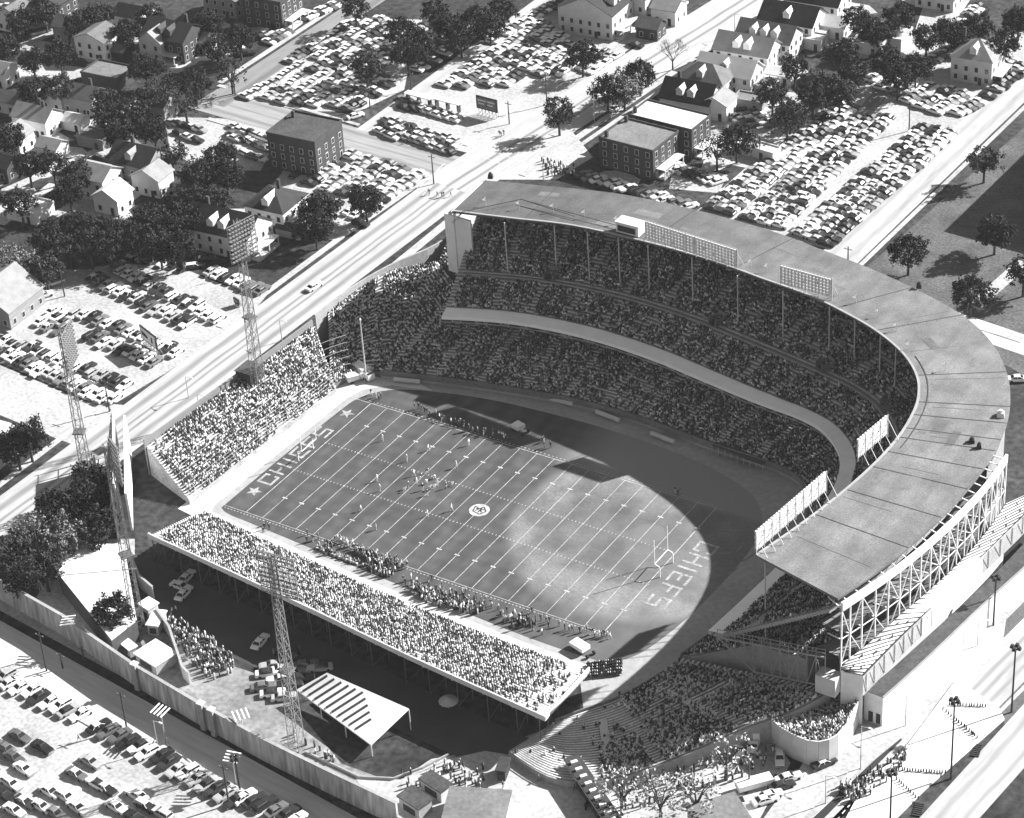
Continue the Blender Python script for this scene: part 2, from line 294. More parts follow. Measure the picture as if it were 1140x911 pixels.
# chalk lines
mb = MB(); zf = .03
def qd(x0, y0, x1, y1): mb.sheet([(x0, y0), (x1, y0), (x1, y1), (x0, y1)], zf)
W53 = 53.333 * YD
for i in range(0, 21): x = i * 5 * YD; wd = .13 if i not in (0, 20) else .18; qd(x - wd / 2, 0, x + wd / 2, W53)
def hdash(y, x0, x1, wd, n, duty):
    for i in range(n): a = x0 + (x1 - x0) * i / n; qd(a, y - wd / 2, a + (x1 - x0) / n * duty, y + wd / 2)
qd(-4.8, W53, 93, W53 + .14); qd(-6, -.12, 93, 0); hdash(-.75, -5.5, 92, .18, 110, .5); hdash(W53 + .8, -2, 92, .18, 90, .45)
for i in range(101):
    if i % 5 == 0: continue
    x = i * YD
    for y in (20 * YD, W53 - 20 * YD): qd(x - .08, y - .22, x + .08, y + .22)
for i in range(1, 21):
    x = i * 5 * YD
    for y in (9.17 * YD, W53 - 9.17 * YD): qd(x - .62, y - .2, x + .62, y + .2)
for i in range(0, 21):
    for y in (20 * YD, W53 - 20 * YD): qd(i * 5 * YD - .3, y - .08, i * 5 * YD + .3, y + .08)
tag(mb.build('field_line', LINE), 'white chalk yard lines and hash marks painted on the football field', 'field lines')
def disc(mb, c, r, z, n=28, r0=0, a0=0, a1=2 * PI, sx=1, mi=0):
    P = [(c[0] + r * sx * math.cos(a0 + (a1 - a0) * i / n), c[1] + r * math.sin(a0 + (a1 - a0) * i / n), z) for i in range(n + 1)]
    Q = [(c[0] + r0 * sx * math.cos(a0 + (a1 - a0) * i / n), c[1] + r0 * math.sin(a0 + (a1 - a0) * i / n), z) for i in range(n + 1)]
    mb.strip(Q, P, mi)
def textobj(name, s, loc, size, rz, m, parent=None, rx=0, ext=0, sx=1):
    c = bpy.data.curves.new(name, 'FONT'); c.body = s; c.size = size; c.align_x = 'CENTER'; c.align_y = 'CENTER'; c.extrude = ext; c.offset = .0; c.materials.append(m)
    o = link(name, c, parent); o.location = loc; o.rotation_euler = (rx, 0, rz); o.scale = (sx, 1, 1); return o
# block letters laid in chalk: strokes on a 5 x 7 cell
GL = {'C': [(0, 0, 0, 7), (0, 0, 5, 0), (0, 7, 5, 7), (5, 0, 5, 1.6), (5, 5.4, 5, 7)], 'H': [(0, 0, 0, 7), (5, 0, 5, 7), (0, 3.5, 5, 3.5)], 'I': [(2.5, 0, 2.5, 7)],
      'E': [(0, 0, 0, 7), (0, 0, 5, 0), (0, 7, 5, 7), (0, 3.5, 3.6, 3.5)], 'F': [(0, 0, 0, 7), (0, 7, 5, 7), (0, 3.5, 3.6, 3.5)], 'S': [(0, 0, 5, 0), (5, 0, 5, 3.5), (0, 3.5, 5, 3.5), (0, 3.5, 0, 7), (0, 7, 5, 7)]}
def chiefs(cx, y0, y1, hgt, flip, label):
    mb = MB(); wds = {'I': 2.0}; tot = sum(wds.get(c, 5) + 2.6 for c in 'CHIEFS') - 2.6; k = abs(y1 - y0) / tot; cur = 0; kh = hgt / 7; st = .3
    for c in 'CHIEFS':
        w_ = wds.get(c, 5)
        for a, b, c2, d in GL[c]:
            a, c2 = [(q - 1.5 if c == 'I' else q) for q in (a, c2)]
            for (u0, v0, u1, v1) in [(a, b, c2, d)]:
                if not flip: P = (cx - (v0 - 3.5) * kh, y0 + (cur + u0) * k); Q = (cx - (v1 - 3.5) * kh, y0 + (cur + u1) * k)
                else: P = (cx + (v0 - 3.5) * kh, y0 - (cur + u0) * k); Q = (cx + (v1 - 3.5) * kh, y0 - (cur + u1) * k)
                xa, xb = sorted((P[0], Q[0])); ya, yb = sorted((P[1], Q[1])); mb.sheet([(xa - st, ya - st), (xb + st, ya - st), (xb + st, yb + st), (xa - st, yb + st)], .034 + .004 * len(mb.f) * .2)
        cur += w_ + 2.6
    tag(mb.build('end_zone_lettering', LINE), label, 'lettering')
LINE0 = LINE; LINE = mat('worn_chalk', .3, .45, .8, fine=4)
chiefs(-3.1, 11.0, 35.2, 3.4, False, 'white CHIEFS lettering chalked in the end zone beside the street-side bleachers')
chiefs(96.4, 36.4, 12.6, 4.2, True, 'white CHIEFS lettering chalked in the end zone under the curved grandstand')
def star(c, r, label):
    mb = MB(); P = [(c[0] + (r if k % 2 == 0 else r * .42) * math.cos(PI * k / 5 + .3), c[1] + (r if k % 2 == 0 else r * .42) * math.sin(PI * k / 5 + .3)) for k in range(10)]
    mb.sheet(P, .034); tag(mb.build('star_marking', LINE), label, 'field marking')
star((-3.2, 7.3), 1.9, 'white star chalked before the C of the street-side end zone'); star((-2.6, 42.7), 1.9, 'white star chalked after the S of the street-side end zone')
LINE = LINE0
mb = MB(); LC = (45.76, 24.4); disc(mb, LC, 2.3, .034, 36); o = mb.build('midfield_emblem', LINE)
tag(o, 'white disc with interlocked dark KC arrowhead emblem at midfield', 'field emblem')
mk = MB()
for (a, b) in [((-1.6, .9), (-.2, .4)), ((-.2, .4), (.3, 1.5)), ((.3, 1.5), (1.7, .2)), ((1.7, .2), (.9, -1.4)), ((.9, -1.4), (-1.2, -1.0)), ((-1.2, -1.0), (-1.6, .9)), ((-.8, -.6), (-.3, .3)), ((.1, -.9), (.2, .9)), ((.2, 0), (.9, .7)), ((.2, 0), (1.0, -.6)), ((-.3, .3), (-1, .2))]:
    mk.bar((LC[0] + a[0] * .95, LC[1] + a[1] * .95, .04), (LC[0] + b[0] * .95, LC[1] + b[1] * .95, .04), .3, .01)
mk.build('arrowhead_mark', DARK, o)
# home plate circles in the shaded dirt
mb = MB(); disc(mb, (98.8, 38.6), 4.2, .02, 30, r0=3.7); disc(mb, (103, 31), 2.6, .02, 24, r0=2.2); disc(mb, (106.4, 50), 2.2, .02, 24, r0=1.4); disc(mb, (98.8, 38.6), 7.8, .02, 30, r0=7.4, a0=-1, a1=2)
tag(mb.build('diamond_marking', mat('ring_dirt', .17, .3, .5)), 'pale rings of the old baseball home plate area in the shade', 'field marking')

# ------------------------------------------------------------------ crowd builder (uncountable spectators)
def crowd_obj(name, P, ang, label, parent=None, dark=.45, seated=True, scale=1.02, bright=1.0):
    N = len(P)
    if N == 0: return
    P = np.array(P, float); ang = np.array(ang, float)
    def bx(x0, x1, y0, y1, z0, z1, t=.8):
        cx, cy = (x0 + x1) / 2, (y0 + y1) / 2
        return [(x0, y0, z0), (x1, y0, z0), (x1, y1, z0), (x0, y1, z0)] + [(cx + (x - cx) * t, cy + (y - cy) * t, z1) for x, y in ((x0, y0), (x1, y0), (x1, y1), (x0, y1))]
    V = []; F = []; G = []
    def addb(vs, g_):
        o = len(V); V.extend(vs); F.extend([[o + i for i in f] for f in ((4, 5, 6, 7), (0, 1, 5, 4), (1, 2, 6, 5), (2, 3, 7, 6), (3, 0, 4, 7))]); G.extend([g_] * 8)
    if seated: addb(bx(-.14, .14, -.25, .25, .38, .95), 0); addb(bx(.08, .52, -.2, .2, .3, .52, .95), 1); hz = 1.12
    else: addb(bx(-.13, .13, -.25, .25, .85, 1.5), 0); addb(bx(-.12, .12, -.18, .18, 0, .86, .95), 1); hz = 1.65
    addb(bx(-.12, .12, -.11, .11, hz - .14, hz + .12, .65), 2)
    V = np.array(V) * scale; F = np.array(F); G = np.array(G); nv = len(V)
    s = rng.uniform(.88, 1.1, N); ang = ang + rng.normal(0, .35, N); c, sn = np.cos(ang), np.sin(ang)
    X = (V[None, :, 0] * c[:, None] - V[None, :, 1] * sn[:, None]) * s[:, None] + P[:, 0:1]
    Y = (V[None, :, 0] * sn[:, None] + V[None, :, 1] * c[:, None]) * s[:, None] + P[:, 1:2]
    Z = V[None, :, 2] * s[:, None] + P[:, 2:3]
    co = np.stack([X, Y, Z], -1).reshape(-1).astype(np.float32)
    fa = (F[None] + (np.arange(N) * nv)[:, None, None]).reshape(-1).astype(np.int32); nf = len(F) * N
    me = bpy.data.meshes.new(name); me.vertices.add(N * nv); me.vertices.foreach_set('co', co)
    me.loops.add(nf * 4); me.loops.foreach_set('vertex_index', fa); me.polygons.add(nf); me.polygons.foreach_set('loop_start', np.arange(nf, dtype=np.int32) * 4); me.polygons.foreach_set('loop_total', np.full(nf, 4, np.int32))
    me.update(calc_edges=True)
    u = rng.random(N) * (1 if bright == 1.0 else .9); shirt = np.where(u < dark, rng.uniform(.02, .09, N), np.where(u < dark + .15, rng.uniform(.12, .3, N), rng.uniform(.5, .8, N))) * bright
    cls = np.sin(P[:, 0] * .27 + P[:, 1] * .21) * np.sin(P[:, 1] * .33 - P[:, 0] * .11); shirt = np.where((cls > .55) & (rng.random(N) < .5), rng.uniform(.03, .12, N), shirt)
    lap = np.where(rng.random(N) < .7, rng.uniform(.02, .08, N), rng.uniform(.2, .5, N)); head = np.where(rng.random(N) < .6, rng.uniform(.02, .06, N), rng.uniform(.3, .7, N))
    tab = np.stack([shirt, lap, head], 1); vc = tab[:, G]
    col = np.ones((N * nv, 4), np.float32); col[:, :3] = vc.reshape(-1, 1)
    at_ = me.color_attributes.new('Col', 'FLOAT_COLOR', 'POINT'); at_.data.foreach_set('color', col.reshape(-1))
    me.materials.append(CROWD); o = link(name, me, parent); tag(o, label, 'crowd', kind='stuff'); return o

def deck(parent, name, Fp, Bp, zf, zb, rows, m, back=True, front=True, skirt0=0.0, ends=True, label=None, slab=None, frame=False):
    n = len(Fp); mb = MB(); Fp = np.array(Fp); Bp = np.array(Bp); zfa = np.broadcast_to(np.array(zf, float), (n,)); zba = np.broadcast_to(np.array(zb, float), (n,))
    zs = [zfa + (zba - zfa) * r / (rows - 1) for r in range(rows)]
    L = [Fp + (Bp - Fp) * r / rows for r in range(rows + 1)]
    c3 = lambda P, z: [(P[i][0], P[i][1], z[i]) for i in range(n)]
    low = (lambda z: z * 0 + skirt0) if slab is None else (lambda z: z - slab)
    for r in range(rows):
        mb.strip(c3(L[r], zs[r]), c3(L[r + 1], zs[r]))
        mb.strip(c3(L[r], zs[r - 1] if r else low(zfa)), c3(L[r], zs[r]))
    if slab is not None:
        mb.strip(c3(L[rows], low(zba)), c3(L[0], low(zfa)))
    if back: mb.strip(c3(L[rows], zs[-1]), c3(L[rows], low(zba)))
    if ends:
        for k in (0, n - 1):
            for r in range(rows):
                a, b = L[r][k], L[r + 1][k]; z0 = low(zs[r])[k]; mb.add([(a[0], a[1], z0), (b[0], b[1], z0), (b[0], b[1], zs[r][k]), (a[0], a[1], zs[r][k])], [(0, 1, 2, 3)])
    for r in range(rows):
        Q0 = L[r] + (L[r + 1] - L[r]) * .45; Q1 = L[r] + (L[r + 1] - L[r]) * .8
        mb.strip(c3(Q0, zs[r] + .42), c3(Q1, zs[r] + .42), 1); mb.strip(c3(Q0, zs[r] + .30), c3(Q0, zs[r] + .42), 1)
    o = mb.build(name, [m, BENCH], parent)
    if label: tag(o, label)
    return L, zs
def seats(L, zs, occ=.9, sp=.62, aisle=11.0, aw=1.3, occf=None, skiprow=()):
    P = []; An = []
    for r in range(len(zs)):
        if r in skiprow: continue
        Q = L[r] * .45 + L[r + 1] * .55; D = L[r] - L[r + 1]; M = L[len(L) // 2]
        seg = np.hypot(*(Q[1:] - Q[:-1]).T); mseg = np.hypot(*(M[1:] - M[:-1]).T); cs = np.concatenate([[0], np.cumsum(seg)]); cm = np.concatenate([[0], np.cumsum(mseg)])
        N = int(cs[-1] / sp); t = (np.arange(N) + .5) * sp + rng.normal(0, .06, N); t = np.clip(t, .3, cs[-1] - .3)
        x = np.interp(t, cs, Q[:, 0]); y = np.interp(t, cs, Q[:, 1]); mm = np.interp(t, cs, cm); dx_ = np.interp(t, cs, D[:, 0]); dy_ = np.interp(t, cs, D[:, 1])
        cl = np.sin(x * .31 + y * .17 + 1.3 * np.sin(y * .23)) + np.sin(y * .41 - x * .12 + r * .5) + .8 * np.sin(x * .9 + r * 1.7)
        keep = (np.mod(mm, aisle) > aw) & (rng.random(N) > np.clip((cl - 1.0) * .55, 0, .7)) & (rng.random(N) < (occ if occf is None else np.array([occf(a_, r / len(zs)) for a_ in mm / cm[-1]])))
        x = x + rng.normal(0, .07, N)
        zz = np.interp(t, cs, zs[r])
        for i in np.nonzero(keep)[0]: P.append((x[i], y[i], zz[i])); An.append(math.atan2(dy_[i], dx_[i]))
    return P, An
# ------------------------------------------------------------------ grandstand
E_ = [(-.8, 89.4), (13.9, 92.6), (29, 96), (48.3, 96.8), (66, 96), (80, 93.8), (92, 92), (102, 89), (111.8, 85), (120.6, 79.4), (127, 72.6), (130.8, 65), (132.6, 57), (133.3, 48), (132.9, 38), (131.4, 26), (128.9, 13), (126, 1.1)]
O_ = [(-3.2, 107.6), (11, 111.5), (30, 116), (50, 117), (70, 116), (86, 113), (100, 110), (113, 106), (125, 101), (135, 93.5), (142.5, 84), (147.5, 74), (150.5, 64), (152, 53.5), (152.3, 41), (151.2, 27), (148.8, 12), (145, -2.5)]
U_ = [(3.7, 77.1), (16.8, 81.8), (29.8, 84.2), (45, 84.8), (60, 83.4), (72, 81.2), (84, 78.9), (93, 77.4), (100, 76.3), (107, 74), (112.5, 70), (117, 64.5), (120, 57), (121.5, 48), (122.4, 38), (122.9, 26), (121.8, 12), (120.3, -2.1)]
FR = [(-4, 59), (13, 63.6), (29, 67), (45, 69.4), (59, 69.7), (71, 68.6), (82, 67.6), (91, 67.2), (98, 66.6), (103.5, 64.6), (107.5, 60.5), (110.5, 55), (112.7, 48), (114.2, 41), (114.6, 33), (113.6, 23), (112.3, 10), (110, -1)]
NS = 86
E = resamp(E_, NS); O = resamp(O_, NS); U = resamp(U_, NS); FR_ = resamp(FR, NS)
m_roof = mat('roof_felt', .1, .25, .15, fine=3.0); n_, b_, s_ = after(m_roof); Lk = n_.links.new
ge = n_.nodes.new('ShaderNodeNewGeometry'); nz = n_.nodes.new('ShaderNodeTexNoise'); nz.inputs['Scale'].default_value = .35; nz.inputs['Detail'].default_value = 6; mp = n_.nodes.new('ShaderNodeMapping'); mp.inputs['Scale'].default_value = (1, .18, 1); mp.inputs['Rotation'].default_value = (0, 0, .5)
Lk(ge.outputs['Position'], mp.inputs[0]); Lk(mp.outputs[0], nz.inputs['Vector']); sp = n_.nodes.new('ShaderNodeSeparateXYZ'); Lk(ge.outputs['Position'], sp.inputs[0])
k1 = rngm(nz.outputs['Fac'], .35, .65, .88, 1.1); k2 = rngm(sp.outputs['X'], 20, 135, .82, 1.5, False); kk = mth('MULTIPLY', k1, k2)  # lightens along X: sheen from the roof's angle put into its colour
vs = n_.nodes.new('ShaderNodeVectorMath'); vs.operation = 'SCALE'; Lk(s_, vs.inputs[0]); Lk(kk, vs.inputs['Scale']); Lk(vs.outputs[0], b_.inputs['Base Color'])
GS = empty('grandstand', (60, 100, 0), 0, 'curved double-deck covered grandstand with grey roof wrapping two sides of the field', 'grandstand')
GS.matrix_world = Matrix.Identity(4)
def c3(P, z): return [(p[0], p[1], z) for p in P]
# roof slab with seams
mb = MB(); ZI, ZO = 31.0, 29.8
mb.strip(c3(E, ZI), c3(O, ZO)); mb.strip(c3(O, ZO - .5), c3(E, ZI - .6)); mb.strip(c3(E, ZI - .6), c3(E, ZI)); mb.strip(c3(O, ZO), c3(O, ZO - .5))
for k in (0, -1): mb.add([(*E[k], ZI), (*O[k], ZO), (*O[k], ZO - .5), (*E[k], ZI - .6)], [(0, 1, 2, 3)])
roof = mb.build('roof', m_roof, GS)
mb = MB()
for k in [6, 15, 22, 34, 40, 50, 56, 59, 62, 64, 67, 70, 74, 78]:
    a, b = E[k], O[k]; MB().bar((a[0], a[1], ZI + .03), (b[0], b[1], ZO + .03), .22, .05).build('seam', TAR, roof)
for k in range(3, 84, 3):
    if k % 2: a, b = E[k], O[k]; t0, t1 = random.uniform(0, .3), random.uniform(.5, 1); a, b = a + (b - a) * t0, a + (b - a) * t1; za, zb = ZI - 1.2 * t0, ZI - 1.2 * t1; MB().bar((a[0], a[1], za + .02), (b[0], b[1], zb + .02), .09, .04).build('seam', MID, roof)
for k in range(14):
    i = random.randint(4, 80); t = random.uniform(.15, .8); c = E[i] + (O[i] - E[i]) * t; d = (E[i + 1] - E[i]); d = d / np.linalg.norm(d); u = (O[i] - E[i]) / np.linalg.norm(O[i] - E[i]); L_ = random.uniform(1.2, 5); W2 = random.uniform(.5, 1.6); z = lambda tt: ZI - 1.2 * tt + .035; wd_ = np.linalg.norm(O[i] - E[i])
    MB().add([(*(c - d * L_ - u * W2), z(t - W2 / wd_)), (*(c + d * L_ - u * W2), z(t - W2 / wd_)), (*(c + d * L_ * .9 + u * W2), z(t + W2 / wd_)), (*(c - d * L_ + u * W2), z(t + W2 / wd_))], [(0, 3, 2, 1)]).build('patch', mat('roof_patch_%d' % (k % 3), [.1, .13, .15][k % 3], .2, .6, fine=3), roof)
q = [E[i] * .9 + O[i] * .1 for i in range(NS)]
for i in range(46, 66): mb.bar((*q[i], ZI - .08), (*q[i + 1], ZI - .08), .2, .12)
mb.build('seam', TAR, roof)
mb = MB()
for i in range(NS - 1): mb.bar((*E[i], ZI + .05), (*E[i + 1], ZI + .05), .5, .22)
mb.build('gutter', mat('gutter_paint', .3, .1), roof)
# upper deck: slopes up beneath the roof
UB = U + (O - U) * .93
Lu, zu = deck(GS, 'upper_deck', U, UB, 12.0, 26.6, 34, CONC, slab=1.0)
# front gallery slab + parapet of the upper deck
mb = MB(); U0 = U - (UB - U) / np.linalg.norm(UB - U, axis=1)[:, None] * 3.4
mb.strip(c3(U0, 11.4), c3(U, 11.9)); mb.strip(c3(U, 10.6), c3(U0, 10.6)); mb.strip(c3(U0, 10.6), c3(U0, 11.4))
mb.build('gallery', mat('gallery_roof', .88, .06, .3), GS)
mb = MB()
U1 = U0 + (U - U0) * .25
for i in range(0, NS - 1):
    if i % 2 == 0: mb.bar((*U1[i], 10.1), (*U1[i + 1], 10.1), .2, 1.0, 1)
mb.strip(c3(U1, 9.2), c3(U1, 9.75), 0)
mb.build('gallery_front', [GREYP, DARK], GS)
# lower deck, 30 rows
LB = FR_ + (E - FR_) * 1.0
kk = np.linspace(0, 1, NS)[:, None]
Ll, zl = deck(GS, 'lower_deck', FR_, LB, 1.2, 9.0, 30, CONC)
mb = MB()
for i in range(NS - 1): mb.bar((*FR_[i], 1.5), (*FR_[i + 1], 1.5), .25, 1.5)
mb.build('field_wall', CONCD, GS)
# cross aisle rail in the upper deck and vomitories
mb = MB(); r = 9
for i in range(NS - 1): mb.bar((*Lu[r][i], zu[r][0] + .8), (*Lu[r][i + 1], zu[r][0] + .8), .12, .5)
mb.build('aisle_rail', GREYP, GS)
for k in (8, 22, 35, 47, 56):
    mb = MB(); a = Lu[10][k]; d_ = Lu[13][k] - a; ang = math.atan2(d_[1], d_[0]); c = a + d_ * .5
    mb.box((c[0], c[1], zu[11][0] + .9), (3.6, .3, 2.2), ang); pr = np.array([-math.sin(ang), math.cos(ang)]) * 1.2
    mb.v.clear(); mb.f.clear(); mb.m.clear()
    for sgn in (-1, 1): mb.box((c[0] + pr[0] * sgn, c[1] + pr[1] * sgn, zu[11][0] + .9), (3.8, .25, 1.7), ang)
    mb.box((Lu[13][k][0], Lu[13][k][1], zu[13][0] + .9), (.3, 2.6, 1.5), ang); mb.box((c[0], c[1], zu[11][0] + .35), (3.2, 2.1, .3), ang, 1)
    mb.build('vomitory', [CONCD, DARK], GS)
# front columns
FT = [(509, 296), (565, 309), (619.6, 312), (656, 320), (690, 325), (722.6, 334), (771, 349), (821, 370), (871, 387), (922, 404), (950, 416), (978, 433), (995, 445)]
CP = [A2(x, y, 15.5) for x, y in FT] + [tuple(E[k] + (O[k] - E[k]) * .03) for k in (58, 63, 68, 73, 78, 84)]
for a in CP:
    mb = MB(); mb.cyl((a[0], a[1] + .3, 1), (a[0], a[1] + .3, ZI - .6), .17, n=6)
    mb.build('column', mat('column_paint', .5, .1), GS)
# left end wall, pale panel with open truss corner
a, b = E[0], O[0]; f = lambda t, z: (a[0] + (b[0] - a[0]) * t - .4, a[1] + (b[1] - a[1]) * t, z)
wa, wb = at(495, 237, 28), at(524, 246, 28); mb = MB(); mb.bar((wa.x, wa.y, 20), (wb.x, wb.y, 20), .5, 16); mb.build('end_wall', WHITE, GS)
mb = MB()
for t0, z0, t1, z1 in [(0, 30.4, .4, 27.5), (0, 27.5, .4, 27.5), (0, 27.5, .2, 30.4), (.2, 30.4, .4, 27.5), (0, 30.6, 1, 29.4), (.4, 27.5, .4, 30)]: mb.bar(f(t0, z0), f(t1, z1), .25)
mb.build('end_truss', WHITE, GS)
# rear wall behind the curve
mb = MB(); OW = E + (O - E) * .96; mb.strip(c3(OW[:66], 0), c3(OW[:66], 26.5)); mb.strip(c3(OW[:66], 26.5), c3(OW[:66], 0)); mb.build('rear_wall', CREAM, GS)
# exposed frame on the east side
K0, K1 = 64, 85
OF = O + (O - E) / np.linalg.norm(O - E, axis=1)[:, None] * np.interp(np.arange(NS), [0, 64, 85], [2.4, 2.4, .9])[:, None]
mb = MB()
for i in range(K0, K1): mb.bar((*OF[i], 28.3), (*OF[i + 1], 28.3), .5, 1.9)
mb.build('fascia', WHITE, GS)
SF = resamp([(156, 82), (158.5, 72), (156, 62), (153.5, 46), (151.5, 28), (149.2, 12), (147.2, -4)], K1 - K0 + 1)
FRM = OF[K0:K1 + 1]
nb = 19
def along(P, t): x = t * (len(P) - 1); i = min(int(x), len(P) - 2); return P[i] + (P[i + 1] - P[i]) * (x - i)
for j in range(nb + 1):
    t = j / nb; p = along(FRM, t); mb = MB(); mb.bar((p[0], p[1], 12.4), (p[0], p[1], 28.0), .26)
    q = along(E[K0:K1 + 1] * .12 + O[K0:K1 + 1] * .88, t); mb.bar((p[0], p[1], 27.8), (q[0], q[1], 29.2), .2); mb.bar((p[0], p[1], 20.5), (q[0], q[1], 20.5), .2);
    if j < nb:
        p2 = along(FRM, (j + 1) / nb); q2 = along(E[K0:K1 + 1] * .12 + O[K0:K1 + 1] * .88, (j + 1) / nb)
        for z in (20.5, 14.5): mb.bar((p[0], p[1], z), (p2[0], p2[1], z), .16)
        s_ = j % 2; mb.bar((p[0], p[1], 14.5 if s_ else 20.5), (p2[0], p2[1], 20.5 if s_ else 14.5), .16); mb.bar((p[0], p[1], 27.6 if s_ else 20.5), (p2[0], p2[1], 20.5 if s_ else 27.6), .16)
    mb.build('frame_bay', WHITE, GS)
# inclined ramp flights seen between the frame bays
mb = MB(); IN = E[K0:K1 + 1] * .25 + O[K0:K1 + 1] * .75
for (ta, tb, za, zb) in [(0, .35, 12, 17), (.35, .7, 17, 12), (.7, 1, 12, 16), (0, .5, 22, 18), (.5, 1, 18, 22)]:
    N = 10; A = [along(IN, ta + (tb - ta) * i / N) for i in range(N + 1)]; B = [along(FRM * .9 + IN * .1, ta + (tb - ta) * i / N) for i in range(N + 1)]
    Z = [za + (zb - za) * i / N for i in range(N + 1)]
    mb.strip([(*A[i], Z[i]) for i in range(N + 1)], [(*B[i], Z[i]) for i in range(N + 1)]); mb.strip([(*B[i], Z[i] - .5) for i in range(N + 1)], [(*A[i], Z[i] - .5) for i in range(N + 1)]); mb.strip([(*B[i], Z[i] - .5) for i in range(N + 1)], [(*B[i], Z[i] + .9) for i in range(N + 1)]); mb.strip([(*B[i], Z[i] + .9) for i in range(N + 1)], [(*B[i], Z[i] - .5) for i in range(N + 1)])
mb.build('ramp', mat('ramp_concrete', .14, .15), GS)
# rear rows of the lower deck, reaching back under the upper deck towards the open end
KR = 62
Lr, zr_ = deck(GS, 'lower_deck', E[KR:], (E + (O - E) * .62)[KR:], 9.0, 11.4, 14, CONC)
# end truss of the upper deck, a railed walkway reaching out over the open stand
mb = MB(); a = Vector((119.6, -3.2, 11.6)); b = Vector((143.5, -4.5, 16.5)); lo = Vector((128, -3.8, 6.5)); lo2 = Vector((143.5, -4.5, 9.5))
for k, wd in ((0, .3), (1.0, .1), (1.9, .12)): mb.bar(a + Vector((0, 0, k)), b + Vector((0, 0, k)), wd)
mb.bar(a, lo, .25); mb.bar(lo, lo2, .25); N = 12
for i in range(N + 1):
    p = a.lerp(b, i / N); mb.bar(p, p + Vector((0, 0, 1.9)), .1)
    lowp = a.lerp(lo, i / 4) if i <= 4 else lo.lerp(lo2, (i - 4) / (N - 4)); mb.bar(p, lowp, .14)
    if i < N:
        p2 = a.lerp(b, (i + 1) / N); lp2 = a.lerp(lo, (i + 1) / 4) if i < 4 else lo.lerp(lo2, (i - 3) / (N - 4)); mb.bar(p if i % 2 else lowp, lp2 if i % 2 else p2, .12)
mb.build('end_walkway', mat('steel_grey', .28, .1), GS)
# concourse roof of pale slabs outside the frame, parapet and ribs
mb = MB(); IN2 = along; NR = 40
OFx = OF[K0:K1 + 1] + (OF[K0:K1 + 1] - E[K0:K1 + 1]) / np.linalg.norm(OF[K0:K1 + 1] - E[K0:K1 + 1], axis=1)[:, None] * .5
Ai = resamp([tuple(v) for v in OFx[::3]] + [tuple(OFx[-1])], NR); Bo = resamp([A2(1175, 535, 12.2), A2(1140, 573, 12.2), A2(1090, 622, 12.2), A2(1040, 673, 12.2), A2(1000, 712, 12.2), A2(961, 752, 12.2)], NR)
ZA = np.interp(np.arange(NR), [0, NR * .62, NR - 1], [17.2, 17.2, 13.0]); cz = lambda P, Z: [(P[i][0], P[i][1], Z[i]) for i in range(len(P))]
mb.strip(cz(Ai, ZA), c3(Bo, 12.2)); mb.strip(c3(Bo, 12.2), c3(Bo, 7)); mb.strip(c3(Bo, 7), c3(Bo, 12.2)); mb.strip(c3(Bo, 11.8), cz(Ai, ZA - .4)); mb.strip(c3(Ai, 0), cz(Ai, ZA)); mb.add([(*Ai[-1], 0), (*Ai[-1], ZA[-1]), (*Bo[-1], 12.2), (*Bo[-1], 0)], [(0, 3, 2, 1)])
cr = mb.build('concourse_roof', WHITE, GS)
mb = MB()
for i in range(0, NR): mb.bar((*Ai[i], ZA[i] + .04), (*Bo[i], 12.24), .2, .14)
for i in range(0, NR - 1, 3):
    for t in (.35, .7): a_ = Ai[i] + (Bo[i] - Ai[i]) * t; b_2 = Ai[i + 1] + (Bo[i + 1] - Ai[i + 1]) * (t + .1); mb.bar((*a_, ZA[i] + (12.2 - ZA[i]) * t + .5), (*b_2, ZA[i] + (12.2 - ZA[i]) * t + .5), .18, .3)
for i in range(NR - 1): mb.bar((*Bo[i], 12.35), (*Bo[i + 1], 12.35), .25, .3)
mb.build('rib', DARK, cr)
for i in range(0, NR, 2):
    mb = MB(); mb.box((*(Bo[i] + .15), 9.7), (.14, .14, 4.4)); mb.bar((*(Bo[i] + .1), 7.6), (*(Bo[min(i + 1, NR - 1)] + .1), 11.4), .08); mb.build('parapet_brace', CREAM, cr)
mb = MB(); p = Ai[-1]
mb.box((p[0] - 2.4, p[1] - 1.2, 10.3), (4.2, 3.0, 4.2)); mb.build('end_block', CREAM, cr)
# street-side annex: dark flat roof, white wall
mb = MB(); Di = resamp([(160.5, 76), (158.8, 64), (157.4, 50), (155.6, 36), (153.4, 22), (151.5, 10), (149.5, .4)], 24); Do = resamp([(165, 76), (163.2, 63), (161.3, 50), (159, 36), (157, 22), (155.2, 10), (153.5, .2)], 24)
mb.strip(c3(Di, 7), c3(Do, 7), 1); mb.strip(c3(Do, 7), c3(Do, 0), 0); mb.add([(*Di[-1], 0), (*Di[-1], 7), (*Do[-1], 7), (*Do[-1], 0)], [(0, 3, 2, 1)], 0)
an = mb.build('annex', [WHITE, TAR], GS)
mb = MB()
for i in range(23): mb.bar((*Do[i], 7.1), (*Do[i + 1], 7.1), .3, .3)
mb.build('parapet', GREYP, an)
mb = MB()
for dx_ in (-.7, .9): mb.box((151.7 + dx_, .2, 1.4), (.9, .12, 2.4))
mb.build('door', DARK, an)
# crowds of the covered stand
P, An = seats(Ll, zl, .93, skiprow=(0,), occf=lambda s, t: .92 if not (.30 < s < .33) else .5); crowd_obj('crowd', P, An, 'spectators packed into the lower deck of the covered grandstand', dark=.55, bright=.98)
P, An = seats(Lu, zu, .9, skiprow=(9, 10), occf=lambda s, t: .88); crowd_obj('crowd', P, An, 'spectators filling the shaded upper deck under the grandstand roof', dark=.58, bright=.98)

